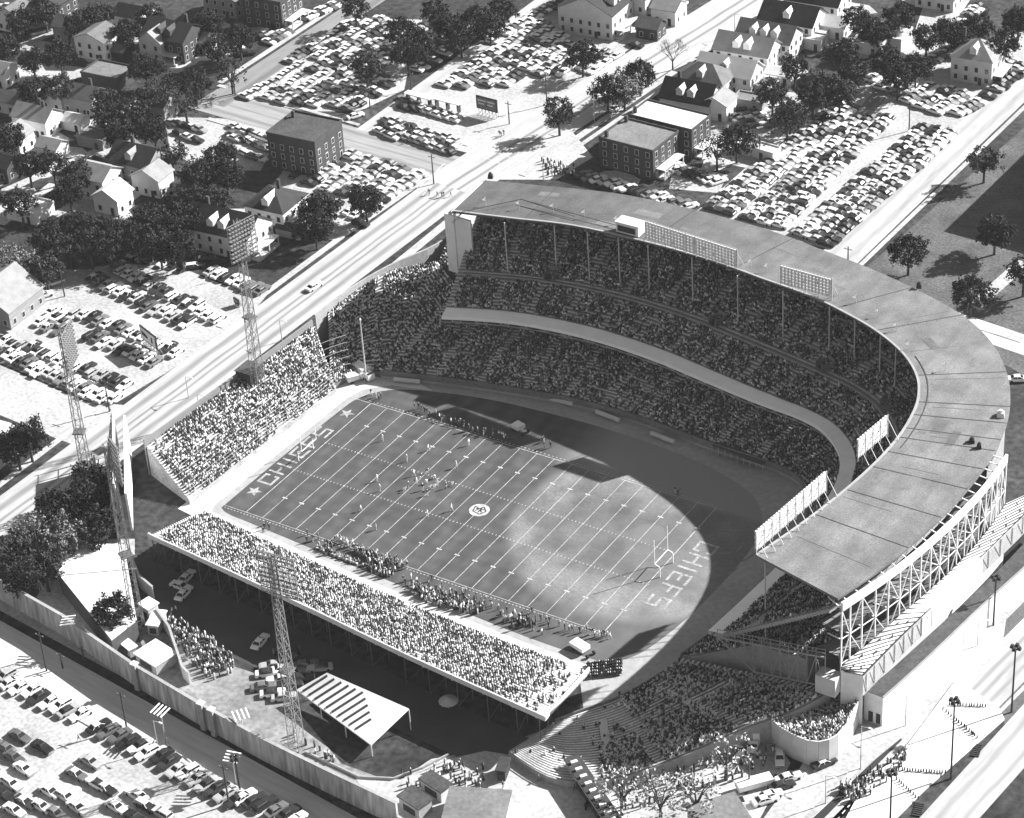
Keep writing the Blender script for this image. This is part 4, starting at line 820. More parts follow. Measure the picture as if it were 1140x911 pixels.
# ------------------------------------------------------------------ poles
def pole(px, py, H, label, kind='utility', z=0, rz=0):
    p = at(px, py, z)
    if kind == 'flood':
        o = empty('floodlight_pole', (p.x, p.y, z), rz, label, 'light pole', 'dark floodlight poles'); MB().cyl((0, 0, 0), (0, 0, H), .22, .16, 8).build('shaft', DARK, o)
        for k, (dx, dy) in enumerate([(-.7, 0), (.7, 0), (0, .7), (0, -.7)]): MB().box((dx, dy, H + .1), (.8, .8, .7), 0, 0, .7).build('lamp', DARK, o)
        MB().bar((-1.1, 0, H - .3), (1.1, 0, H - .3), .12).build('crossarm', DARK, o)
    elif kind == 'street':
        o = empty('street_lamp', (p.x, p.y, z), rz, label, 'street lamp', 'street lamps'); MB().cyl((0, 0, 0), (0, 0, H), .12, .08, 7).build('shaft', STEEL, o); MB().bar((0, 0, H - .1), (1.6, 0, H + .25), .09).build('arm', STEEL, o); MB().box((1.8, 0, H + .2), (.7, .3, .2)).build('lamp', WHITE, o)
    else:
        o = empty('utility_pole', (p.x, p.y, z), rz, label, 'utility pole', 'wooden utility poles'); MB().cyl((0, 0, 0), (0, 0, H), .2, .14, 7).build('shaft', BARK, o); MB().bar((-1.1, 0, H - .8), (1.1, 0, H - .8), .14).build('crossarm', BARK, o)
        for k in (-.9, .9): MB().cyl((k, 0, H - .75), (k, 0, H - .5), .07).build('insulator', STEEL, o)
    return o
for a in [(958, 856, 10.5, 'street lamp between the annex corner and the bottom edge', 'street'), (1008, 808, 7.5, 'short street lamp beside the white annex corner', 'street'), (1105.8, 696, 12, 'floodlight pole between the annex and the south street', 'flood'), (1088, 719, 7, 'thin street lamp beside the floodlight pole south of the annex', 'street'),
          (1058.5, 867, 19, 'tall dark floodlight pole on the white pavement', 'flood'), (1126, 793, 16, 'dark floodlight pole at the verge on the right edge', 'flood'), (991, 915, 12, 'dark floodlight pole rising from the bottom edge of the white pavement', 'flood'), (919, 895, 7, 'short street lamp on the lower pavement near the dark car', 'street'),
          (834, 876, 6, 'short dark post in the trailer yard', 'utility'), (1012, 146, 9, 'utility pole beside the east street opposite the parking rows', 'utility'), (1076, 350, 8, 'utility pole at the lane junction behind the grandstand', 'utility'), (944, 290, 4, 'short post at the rim of the grandstand by the east street', 'utility'),
          (412, 120, 8, 'utility pole at the corner of the packed upper lot', 'utility'), (262, 106, 8, 'utility pole at the corner of the side street and the cross street', 'utility'), (483, 205, 9, 'utility pole at the stadium-side end of the corner lot', 'utility'), (609, 117, 10, 'utility pole in the open white lot by the billboard', 'utility'),
          (567, 138, 7, 'utility pole at the corner by the bus billboard', 'utility'), (662, 137, 9, 'street lamp beside the main street under the dark trees', 'street'), (818, 40, 7, 'street lamp on the house side of the main street', 'street'), (122, 458, 9, 'utility pole at the street end of the lower parking rows', 'utility'),
          (72, 330, 8, 'utility pole at the head of the left lane', 'utility'), (52, 747, 10, 'dark utility pole beside the first parked cars of the lower lot', 'utility'), (141, 810, 9, 'dark utility pole above the middle of the long car row', 'utility'), (176, 833, 7, 'thin street lamp above the long car row', 'street'),
          (255, 896, 10, 'dark utility pole at the lower end of the long car row', 'utility'), (267, 879, 8, 'floodlight pole at the lower end of the long car row', 'flood'), (70, 744, 4, 'short dark sign post at the wall shadow of the lower lot', 'utility'), (94, 737, 4, 'second short dark post along the wall shadow of the lower lot', 'utility'),
          (210, 443, 6, 'street lamp on the stadium side of the main street near the scoreboard', 'street'), (223, 463, 6, 'street lamp on the stadium pavement beside the end of the bleacher wall', 'street'), (314, 380, 6, 'street lamp on the stadium side of the main street, middle', 'street'), (605, 345 - 145, 7, 'street lamp in the forecourt at the street end of the grandstand', 'street'),
          (846, 217 - 40, 7, 'utility pole behind the parking rows beside the bushy tree', 'utility'), (498, 52, 6, 'utility pole half way up the alley', 'utility'), (458, 100, 6, 'utility pole at the mouth of the alley', 'utility')]:
    pole(a[0], a[1], a[2], a[3], a[4])
# hanging clusters of floods at the lower wall
for i, (x, y, lb) in enumerate([(75, 690, 'cluster of white floodlight bars on the lower wall beside the white roof'), (178, 790, 'white floodlight arms above the lower wall by the first gate pier'), (268, 795, 'white floodlight arms on the lower wall beside the plaza crowd'), (258, 842, 'floodlight arms over the shaded street below the canopy')]):
    p = at(x, y, 7); o = empty('floodlight_cluster', (p.x, p.y, 0), .5 + i, lb, 'floodlights'); MB().cyl((0, 0, 0), (0, 0, 6.5), .14).build('shaft', STEEL, o)
    for k in range(4): MB().bar((-1.4, (k - 1.5) * .9, 6.6), (1.4, (k - 1.5) * .9, 7.0), .28, .18).build('lamp', WHITE, o)
# ------------------------------------------------------------------ billboards
def billboard(px, py, w_, h, z0, rz, label, art):
    p = at(px, py, 0); o = empty('billboard', (p.x, p.y, 0), rz, label, 'billboard', 'roadside billboards')
    MB().box((0, 0, z0 + h / 2), (w_, .35, h)).build('frame', DARK, o); pn = MB().box((0, -.2, z0 + h / 2), (w_ - .7, .12, h - .7)).build('panel', WHITE if art != 2 else MID, o)
    mb = MB()
    if art == 1:
        mb.add([(-w_ * .38, -.28, z0 + h * .72), (-w_ * .36, -.28, z0 + h * .42), (-w_ * .02, -.28, z0 + h * .36), (w_ * .02, -.28, z0 + h * .5), (-w_ * .15, -.28, z0 + h * .66)], [(0, 1, 2, 3, 4)]); mb.box((w_ * .26, -.28, z0 + h * .45), (.7, .04, h * .3)); mb.box((w_ * .26, -.28, z0 + h * .66), (.45, .04, .5))
        mb.build('picture', DARK, pn)
    else:
        for j, (r0, r1) in enumerate([(-.4, .0), (-.38, -.1), (.05, .4), (.05, .3)]): mb.box(((r0 + r1) / 2 * w_, -.28, z0 + h * (.7 if j % 2 == 0 else .45)), ((r1 - r0) * w_, .04, h * .12))
        mb.build('picture', STEEL, pn)
    mb = MB(); n = 6
    for i in range(n): x = -w_ / 2 + w_ * (i + .5) / n; mb.bar((x, .1, 0), (x, .1, z0), .16); mb.bar((x, 1.6, 0), (x, .2, z0 + h * .6), .12)
    for i in range(n - 1): x = -w_ / 2 + w_ * (i + .5) / n; mb.bar((x, .1, 0), (x + w_ / n, .1, z0), .08); mb.bar((x, .1, z0), (x + w_ / n, .1, 0), .08)
    mb.build('trestle', STEEL, o); return o
billboard(168, 392, 7.6, 3.8, 2.4, -.36, 'billboard with a dark shoe-like picture standing in the lower parking rows', 1)
billboard(543, 130, 7.2, 4.0, 2.0, -.05, 'dark billboard with pale lettering above the corner parking rows', 2)
billboard(264, 341, 2.2, 1.5, .8, -.3, 'small dark sign at the street edge of the lower lot', 2)
# ------------------------------------------------------------------ houses
def house(px, py, w_, d_, h, rh, label, roof='gable', ridge='x', wm=WHITE, rm=SHING, rz=.06, chim=None, porch=None, dorm=0, cat='house', win=True, z=None, name='house'):
    p = at(px, py, 0); o = empty(name, (p.x, p.y, 0), rz, label, cat); W_, D = w_ / 2, d_ / 2; ov = .45
    mb = MB(); mb.box((0, 0, h / 2), (w_, d_, h))
    if roof == 'gable':
        if ridge == 'x': mb.add([(-W_, -D, h), (-W_, D, h), (-W_, 0, h + rh), (W_, -D, h), (W_, D, h), (W_, 0, h + rh)], [(0, 2, 1), (3, 4, 5)])
        else: mb.add([(-W_, -D, h), (W_, -D, h), (0, -D, h + rh), (-W_, D, h), (W_, D, h), (0, D, h + rh)], [(0, 1, 2), (3, 5, 4)])
    mb.build('wall', wm, o); mb = MB(); t = .18
    if roof == 'flat':
        mb.box((0, 0, h + .1), (w_ - .5, d_ - .5, .2))
        rf = mb.build('roof', rm, o); mp = MB(); [mp.box(c, s) for c, s in [((0, -D, h + .25), (w_ + .3, .3, .7)), ((0, D, h + .25), (w_ + .3, .3, .7)), ((-W_, 0, h + .25), (.3, d_ - .3, .7)), ((W_, 0, h + .25), (.3, d_ - .3, .7))]]; mp.build('parapet', wm, rf)
    elif roof == 'gable':
        a, b = (W_ + ov, D + ov); dr = ov * rh / (D if ridge == 'x' else W_)
        if ridge == 'x': V = [(-a, -b, h - dr), (a, -b, h - dr), (a, 0, h + rh), (-a, 0, h + rh), (a, b, h - dr), (-a, b, h - dr)]
        else: V = [(-a, -b, h - dr), (-a, b, h - dr), (0, b, h + rh), (0, -b, h + rh), (a, b, h - dr), (a, -b, h - dr)]
        V2 = [(x, y, z_ + t) for x, y, z_ in V]; mb.add(V + V2, [(6, 7, 8, 9), (9, 8, 10, 11), (1, 0, 3, 2), (2, 3, 5, 4), (0, 1, 7, 6), (1, 2, 8, 7), (2, 4, 10, 8), (4, 5, 11, 10), (5, 3, 9, 11), (3, 0, 6, 9)]); rf = mb.build('roof', rm, o)
    else:
        a, b = W_ + ov, D + ov; k = max(0, (W_ - D) * .9) if ridge == 'x' else 0; k2 = max(0, (D - W_) * .9) if ridge == 'y' else 0
        V = [(-a, -b, h - .1), (a, -b, h - .1), (a, b, h - .1), (-a, b, h - .1), (-k, -k2, h + rh), (k, k2, h + rh)]
        if ridge == 'x': mb.add(V, [(0, 1, 5, 4), (1, 2, 5), (2, 3, 4, 5), (3, 0, 4), (3, 2, 1, 0)])
        else: mb.add(V, [(0, 1, 4), (1, 2, 5, 4), (2, 3, 5), (3, 0, 4, 5), (3, 2, 1, 0)])
        rf = mb.build('roof', rm, o)
    for (cx, cy) in (chim or []): MB().box((cx, cy, h + rh * .6 + .8), (.9, .7, rh * .8 + 2)).build('chimney', BRICK, rf)
    for k in range(dorm):
        s_ = (k - (dorm - 1) / 2) * 3.4; mb = MB(); sg = -1; y = -D * .55 if ridge == 'x' else 0
        if ridge == 'x': bx = (s_, -D * .5, h + rh * .45); mb.box(bx, (2.0, D * .7, 1.5)); mb.add([(s_ - 1.2, -D * .86, h + rh * .45 + .75), (s_ + 1.2, -D * .86, h + rh * .45 + .75), (s_, -D * .86, h + rh * .45 + 1.8), (s_ - 1.2, 0, h + rh * .45 + .75), (s_ + 1.2, 0, h + rh * .45 + .75), (s_, 0, h + rh * .45 + 1.8)], [(0, 1, 2), (0, 2, 5, 3), (1, 4, 5, 2)])
        else: bx = (W_ * .5, s_, h + rh * .45); mb.box(bx, (W_ * .7, 2.0, 1.5)); mb.add([(W_ * .86, s_ - 1.2, h + rh * .45 + .75), (W_ * .86, s_ + 1.2, h + rh * .45 + .75), (W_ * .86, s_, h + rh * .45 + 1.8), (0, s_ - 1.2, h + rh * .45 + .75), (0, s_ + 1.2, h + rh * .45 + .75), (0, s_, h + rh * .45 + 1.8)], [(0, 1, 2), (0, 2, 5, 3), (1, 4, 5, 2)])
        dm = mb.build('dormer', wm, rf)
    if porch:
        s_ = porch; mb = MB()
        if 'S' in s_: mb.box((0, -D - 1.3, 2.9), (w_ * .8, 2.8, .2)); [mb.box((x, -D - 2.5, 1.4), (.25, .25, 2.8)) for x in (-w_ * .36, 0, w_ * .36)]; mb.box((0, -D - 1.3, .3), (w_ * .8, 2.6, .6))
        if 'E' in s_: mb.box((W_ + 1.3, 0, 2.9), (2.8, d_ * .8, .2)); [mb.box((W_ + 2.5, y, 1.4), (.25, .25, 2.8)) for y in (-d_ * .36, 0, d_ * .36)]; mb.box((W_ + 1.3, 0, .3), (2.6, d_ * .8, .6))
        mb.build('porch', CREAM, o)
    if win:
        st = max(1, int(h / 2.8))
        for f in range(st):
            z_ = 1.6 + f * 2.8
            for side, ln in (('S', w_), ('E', d_)):
                n = max(2, int(ln / 3.0))
                for i in range(n):
                    u = -ln / 2 + ln * (i + .5) / n
                    mb = MB()
                    if side == 'S': mb.box((u, -D - .03, z_), (1.25, .08, 1.7)); mb.box((u, -D - .06, z_), (.95, .08, 1.4), 0, 1)
                    else: mb.box((W_ + .03, u, z_), (.08, 1.25, 1.7)); mb.box((W_ + .06, u, z_), (.08, .95, 1.4), 0, 1)
                    mb.build('window', [CREAM, GLASS], o)
    MB().box((W_ * .3 + .8, -D - .05, 1.05), (1.0, .1, 2.1)).build('door', DARK, o)
    return o
H_ = [
 (112, 60, 11, 9, 6.5, 2.2, 'tall narrow house with a pale side wall near the top-left lane', dict(ridge='y', wm=WHITE, rm=SHING)),
 (134, 62, 7, 6, 3, 1.5, 'small grey-roofed outbuilding beside the tall narrow house', dict(rm=SHING, wm=DARK, win=False)),
 (122, 92, 13, 9, 4, .2, 'low dark building with a framed flat roof among the upper-left trees', dict(roof='flat', rm=CONCD, wm=BRICK, win=False)),
 (97, 122, 11, 8, 5.5, 2.6, 'house with a large plain grey roof plane in the upper-left trees', dict(rm=SHING, wm=CREAM, chim=[(2, 1)])),
 (44, 145, 12, 8, 5.5, 2.6, 'white two-storey house with grey gable roof and twin chimneys', dict(rm=SHINGL, wm=WHITE, chim=[(3, 0), (1, 1)])),
 (14, 122, 8, 6, 4, 2, 'small grey-roofed house at the left edge above the white house', dict(rm=SHING, wm=CREAM)),
 (196, 58, 15, 12, 7, 3.5, 'large dark-roofed house with white gables near the top-left street', dict(rm=SHINGD, wm=BRICK, dorm=2, chim=[(4, 2)], porch='S')),
 (178, 62, 8, 8, 6.5, 3, 'white gabled wing house beside the large dark-roofed house', dict(ridge='y', rm=SHINGL, wm=WHITE)),
 (64, 20, 10, 10, 7, 3, 'dark house with a steep gable in the top-left trees', dict(ridge='y', rm=SHINGD, wm=BRICK)),
 (158, 198, 13, 11, 7, 3.4, 'big two-storey house with crossed dark and grey roofs', dict(rm=SHINGD, wm=CREAM, dorm=1, chim=[(-2, 1)])),
 (143, 192, 8, 8, 6, 2.6, 'grey-roofed house built close against the crossed-roof house', dict(ridge='y', rm=SHING, wm=BRICK)),
 (110, 214, 11, 9, 6.5, 2.5, 'white two-storey house between the big dark trees', dict(rm=SHINGL, wm=WHITE, porch='E')),
 (35, 240, 10, 8, 3, .8, 'low white flat-roofed garage at the left under the trees', dict(roof='flat', rm=CREAM, wm=WHITE, win=False)),
 (256, 272, 20, 12, 6.5, 4.2, 'long white boarding house with dark roof behind the lit light tower', dict(rm=SHINGD, wm=WHITE, dorm=2, chim=[(-6, 1)], porch='E')),
 (310, 246, 12, 12, 6.5, 3.2, 'white house with a dark pyramid roof beside the main street', dict(roof='hip', rm=SHINGD, wm=WHITE, dorm=1, chim=[(0, 2)], porch='E')),
 (343, 180, 15.5, 14, 10.5, .2, 'three-storey dark brick apartment block with flat roof on the cross street', dict(roof='flat', rm=TAR, wm=BRICK, chim=[(-6, 4)], cat='apartment', name='apartment_block')),
 (306, 22, 14, 12, 9, .2, 'tall dark building with white window frames at the top edge', dict(roof='flat', rm=TAR, wm=BRICK, porch='E', cat='apartment', name='apartment_block')),
 (4, 92, 7, 7, 5, 2, 'white house cut by the left edge below the pale lane', dict(rm=SHINGL)),
 (4, 345, 16, 14, 5, 5, 'church-like hall with a steep grey roof at the left edge', dict(rm=SHINGL, wm=CREAM, ridge='y', cat='hall')),
 (-4, 505, 10, 10, 5.5, 1, 'white house cut by the left edge beside the main street', dict(roof='hip', rm=CREAM, wm=WHITE)),
 (664, 30, 18, 14, 8, 4.5, 'large dark-roofed mansion with white gables beside the packed lot', dict(rm=SHINGD, wm=CREAM, dorm=2, ridge='y', chim=[(3, 2)], porch='E')),
 (712, 15, 10, 12, 8, 3.5, 'grey-roofed house with white porch at the top of the main street', dict(rm=SHING, wm=WHITE, porch='E', ridge='y')),
 (745, 22, 8, 8, 5, 2, 'small white house near the cars at the top of the main street', dict(rm=SHINGL, wm=WHITE)),
 (770, 122, 15, 10, 5, 4, 'dark-roofed house with two white dormers above the flat-roofed flats', dict(rm=SHINGD, wm=WHITE, dorm=2, ridge='x', chim=[(-4, 1)])),
 (786, 104, 15, 10, 6, 3.6, 'grey hip-roofed house with a tall white chimney dormer', dict(roof='hip', rm=SHING, wm=CREAM, dorm=1)),
 (812, 96, 17, 9, 6, 3.4, 'white-roofed long house in the middle of the house row', dict(rm=WHITE, wm=WHITE, dorm=1)),
 (832, 72, 17, 10, 6, 3.6, 'pale grey-roofed house with two dormers in the row along the main street', dict(rm=SHINGL, wm=WHITE, dorm=2)),
 (856, 58, 17, 10, 6, 3.6, 'house with pale dormer trio behind the second row of the main street', dict(rm=SHING, wm=WHITE, dorm=3)),
 (882, 38, 17, 11, 6, 4, 'dark-roofed house with a large white front gable on the main street', dict(rm=SHINGD, wm=WHITE, dorm=1, porch='E')),
 (912, 16, 16, 11, 6, 4, 'dark-roofed white house highest up the main street row', dict(rm=SHINGD, wm=WHITE, dorm=2, porch='E')),
 (984, 46, 14, 9, 3.2, .6, 'low pale flat-roofed garage behind the house row', dict(roof='flat', rm=CREAM, wm=CREAM, win=False, cat='garage', name='garage')),
 (968, 56, 9, 6, 3, .6, 'small grey flat-roofed shed beside the pale garage', dict(roof='flat', rm=CONCD, wm=CREAM, win=False, cat='shed', name='shed')),
 (1088, 84, 12, 11, 7.5, 4, 'tall pale-walled house with a grey hipped roof above the right lots', dict(roof='hip', rm=SHINGL, wm=CREAM, dorm=1, chim=[(-5, 2)], porch='E')),
 (1045, 5, 12, 8, 4, 2, 'pale-roofed house at the top edge above the right lots', dict(rm=SHINGL, wm=CREAM)),
 (712, 182, 17, 13, 8.5, .2, 'dark brick flats with grey flat roof nearest the grandstand', dict(roof='flat', rm=CONCD, wm=BRICK, chim=[(-7, 5), (-7, -5)], porch='E', cat='apartment', name='apartment_block', rz=-.04)),
 (746, 160, 20, 10, 8.5, .2, 'brick flats with a long white flat roof behind the grey-roofed flats', dict(roof='flat', rm=WHITE, wm=BRICK, chim=[(-9, -3)], porch='E', cat='apartment', name='apartment_block', rz=-.04)),
 (836, 130 - 10, 9, 5, 3, .4, 'small dark-roofed garage beside the cars behind the house row', dict(roof='flat', rm=CONCD, wm=WHITE, win=False, cat='garage', name='garage')),
 (842, 172, 13, 4, 2.6, .3, 'long low white shed behind the bushy tree', dict(roof='flat', rm=WHITE, wm=WHITE, win=False, cat='shed', name='shed', rz=-.1))]
H_ += [(20, 30, 9, 8, 5.5, 2.6, 'pale-gabled small house between the first top-left trees', dict(ridge='y', rm=SHING)), (80, 42, 8, 7, 5, 2.4, 'little grey-roofed house left of the tall narrow house', dict(rm=SHING)), (150, 30, 9, 7, 5, 2.4, 'dark-roofed cottage behind the white gabled wing', dict(rm=SHINGD, wm=CREAM)), (225, 55, 7, 6, 4, 2, 'tiny white shed-like house right of the large gabled house', dict(rm=SHINGL)),
 (255, 12, 12, 9, 6, 3, 'grey-gabled house at the top edge left of the tall dark building', dict(rm=SHING, ridge='y')), (66, 118, 8, 7, 5, 2.4, 'grey gabled cottage just left of the plain grey roof plane', dict(rm=SHINGL, ridge='y')), (86, 142, 6, 5, 3, 1.4, 'small pale porch-like outhouse below the plain grey roof plane', dict(rm=CREAM, win=False)), (108, 160, 9, 6, 2.8, .3, 'low framed flat-roofed shed in the middle left block', dict(roof='flat', rm=CONCD, wm=WHITE, win=False)),
 (18, 165, 9, 7, 5, 2.4, 'white gabled house at the left edge behind the big elm', dict(rm=SHINGL, ridge='y')), (6, 195, 8, 7, 4.5, 2.2, 'dark-roofed house cut by the left edge above the flat garage', dict(rm=SHINGD)), (128, 232, 8, 7, 5, 2.4, 'white wing close to the white two-storey house', dict(rm=WHITE, ridge='y')), (172, 212, 9, 7, 5.5, 2.4, 'pale gabled wing in front of the crossed-roof house', dict(rm=SHINGL, wm=WHITE, ridge='y')),
 (60, 172, 7, 6, 3.5, 1.6, 'small pale-roofed shed between the elm and the lane', dict(rm=SHINGL, win=False)), (178, 128, 9, 7, 5, 2.4, 'dark-roofed house beside the cars beyond the great round tree', dict(rm=SHINGD, wm=CREAM)), (325, 262, 7, 3.5, 2.6, .8, 'low dark porch shed between the two houses by the main street', dict(rm=SHINGD, wm=CREAM, win=False)), (640, 8, 9, 8, 6, 2.8, 'grey gabled house at the top edge behind the mansion', dict(rm=SHING, ridge='y')),
 (930, 38, 8, 7, 4, 1.8, 'small pale back house beyond the dark-roofed front-gable house', dict(rm=CREAM)), (905, 52, 7, 5, 3, .4, 'small flat back porch behind the front-gable house', dict(roof='flat', rm=CREAM, win=False)), (848, 100, 8, 6, 3, 1.2, 'low white back building in the house-row yards', dict(rm=WHITE, win=False)), (870, 90, 8, 5, 3, 1.2, 'white garage with low gable in the house-row yards', dict(rm=WHITE, win=False)), (800, 128, 8, 7, 5, 2, 'narrow white house between the dormer house and the yard cars', dict(rm=SHINGL, ridge='y')), (725, 40, 7, 6, 4, 2, 'little grey-roofed house above the leafless tree', dict(rm=SHING))]
for k_, (x, y, w_, d_, h, rh, lb, kw) in enumerate(H_):
    if 'white' not in lb and 'pale' not in lb and kw.get('wm', WHITE) in (WHITE, CREAM): kw['wm'] = [SIDE1, SIDE2, BRICK][k_ % 3]
    elif kw.get('wm', WHITE) is WHITE and k_ % 2: kw['wm'] = CREAM
for (x, y, w_, d_, h, rh, lb, kw) in H_: house(x, y, w_, d_, h, rh, lb, **kw)
mb = MB(); yr = random.Random(9)
for (x, y, w_, d_, h, rh, lb, kw) in H_:
    if (y < 270 and x < 330) or x > 640:
        p = at(x, y); 
        for k in range(2):
            cx, cy = p.x + yr.uniform(-11, 11), p.y + yr.uniform(-11, 11); n = 9; R0 = yr.uniform(2.5, 5); sx = yr.uniform(.8, 2.2); mb.sheet([(cx + sx * R0 * math.cos(2 * PI * i / n) * yr.uniform(.7, 1.2), cy + R0 * math.sin(2 * PI * i / n) * yr.uniform(.7, 1.2)) for i in range(n)], -.048 + .0009 * len(mb.f))
for a_, b_2 in [((0, 215), (150, 150)), ((60, 240), (130, 205)), ((0, 60), (90, 25)), ((110, 175), (140, 158)), ((150, 110), (180, 120)), ((0, 250), (60, 205))]:
    a_, b_2 = at(*a_), at(*b_2); u = (b_2 - a_).normalized(); v = Vector((-u.y, u.x, 0)) * 1.6; mb.add([(*(a_ - v).xy, .012 + .003 * len(mb.f) * .1), (*(b_2 - v).xy, .012 + .003 * len(mb.f) * .1), (*(b_2 + v).xy, .012 + .003 * len(mb.f) * .1), (*(a_ + v).xy, .012 + .003 * len(mb.f) * .1)], [(0, 1, 2, 3)])
structure('yard_path', mb, DUST)
# bus shelters in the corner lot
for i, (x, y) in enumerate([(466, 106), (498, 112)]):
    p = at(x, y, 3); o = empty('carport', (p.x, p.y, 0), -.04, 'long white carport roof in the corner lot, %s' % ['nearer the alley', 'nearer the billboard'][i], 'carport'); MB().box((0, 0, 3), (9, 2.2, .3)).build('roof', WHITE, o); [MB().box((k * 3.8, 0, 1.4), (.25, 1.6, 2.8)).build('post', DARK, o) for k in (-1, 0, 1)]
# the school east of the frame whose shade falls over the lawn
mb = MB(); mb.prism([(106.5, 209.5), (175, 204), (182, 330), (112, 335)], 0, 22); o = mb.build('school_building', BRICK); tag(o, 'big flat-roofed block just outside the photo, shading the lawn', 'building')
m_lawn = mat('lawn', .085, .4, .12, fine=1.5)
mb = MB(); mb.sheet([(76, 150), (104, 146), (175, 138), (190, 330), (90, 345)], -.02); mb.sheet([(112, 150), (112, 135), (155, 118), (165, 132)], -.015); structure('lawn', mb, m_lawn)
mb = MB(); mb.sheet([(150, 100), (172, 60), (168, 135), (130, 136), (134, 128)], -.01); structure('car_park_apron', mb, mat('apron', .2, .2, .2))
# ------------------------------------------------------------------ trees
def leafmesh(name, m, R, Hc, nclump, per, size, seed, squash=.8):
    r = np.random.default_rng(seed); V = []; cl = []
    while len(cl) < nclump:
        v = r.normal(0, 1, 3); v /= np.linalg.norm(v); rad = r.uniform(.35, 1.0) ** .6; lump = 1 + .28 * math.sin(3.1 * v[0] + seed) * math.cos(2.7 * v[1] + seed * 2) + .12 * math.sin(7 * v[2] + 5 * v[0])
        p = v * rad * lump * R; p[2] *= squash
        if p[2] < -R * .5: continue
        cl.append(p)
    P = np.repeat(np.array(cl), per, 0); N = len(P); off = r.normal(0, R * .08, (N, 3)); P = P + off; P[:, 2] += Hc
    n = off / (np.linalg.norm(off, axis=1)[:, None] + 1e-6) + r.normal(0, .6, (N, 3)); n /= np.linalg.norm(n, axis=1)[:, None]
    t = np.cross(n, r.normal(0, 1, (N, 3))); t /= np.linalg.norm(t, axis=1)[:, None]; b = np.cross(n, t); s = size * r.uniform(.6, 1.3, (N, 1))
    co = np.stack([P - t * s - b * s * .6, P + t * s - b * s * .6, P + t * s * .7 + b * s * .7, P - t * s * .7 + b * s * .7], 1).reshape(-1).astype(np.float32)
    me = bpy.data.meshes.new(name); me.vertices.add(N * 4); me.vertices.foreach_set('co', co); me.loops.add(N * 4); me.loops.foreach_set('vertex_index', np.arange(N * 4, dtype=np.int32))
    me.polygons.add(N); me.polygons.foreach_set('loop_start', np.arange(N, dtype=np.int32) * 4); me.polygons.foreach_set('loop_total', np.full(N, 4, np.int32)); me.update(calc_edges=True); me.materials.append(m); return me
def trunkmesh(R, Hc, seed):
    r = random.Random(seed); mb = MB(); mb.cyl((0, 0, 0), (0, 0, Hc * .55), R * .075, R * .055, 8)
    for k in range(7):
        a = 2 * PI * k / 7 + r.uniform(-.3, .3); l = R * r.uniform(.5, .85); z0 = Hc * r.uniform(.4, .58); e = (math.cos(a) * l, math.sin(a) * l, Hc + R * r.uniform(-.2, .45)); mid = (e[0] * .45, e[1] * .45, z0 + (e[2] - z0) * .6)
        mb.cyl((0, 0, z0), mid, R * .04, R * .028, 6); mb.cyl(mid, e, R * .028, R * .008, 5)
    return mb
def protree(m, seed, R=5.0, Hc=7.0, nc=120, per=30, size=.24):
    o = empty('tree', (0, 0, -200)); c = link('crown', leafmesh('crown', m, R, Hc, nc, per, size, seed), o); trunkmesh(R, Hc, seed).build('trunk', BARK, o); return o
TP = {'dark': [protree(LEAF, 3), protree(LEAF, 11, nc=85), protree(LEAF, 23, nc=150)], 'mid': [protree(LEAFM, 5), protree(LEAFM, 17, nc=75)], 'pale': [protree(LEAFL, 8, nc=95, per=16), protree(LEAFL, 29, nc=120)], 'feather': [protree(LEAFW, 41, nc=34, per=10), protree(LEAFW, 47, nc=40, per=10)], 'thin': [protree(LEAF, 31, nc=45, per=14)]}
tused = set()
def tree(px, py, R, kind, label, zc=None, cat='tree'):
    k = len(tused) + 1; pr = TP[kind][int(px + py) % len(TP[kind])]; sc = R / 5.0 * (1.22 if (px < 290 and py < 270) or (px > 880 and py < 110) or (px < 120 and py > 500) or (430 < px < 580 and py < 60) else 1.05); p = at(px, py, 7.0 * sc)
    o = dup(pr, (p.x, p.y, 0), (px * 7 + py) % 6.28, label, cat); tused.add(k); return o
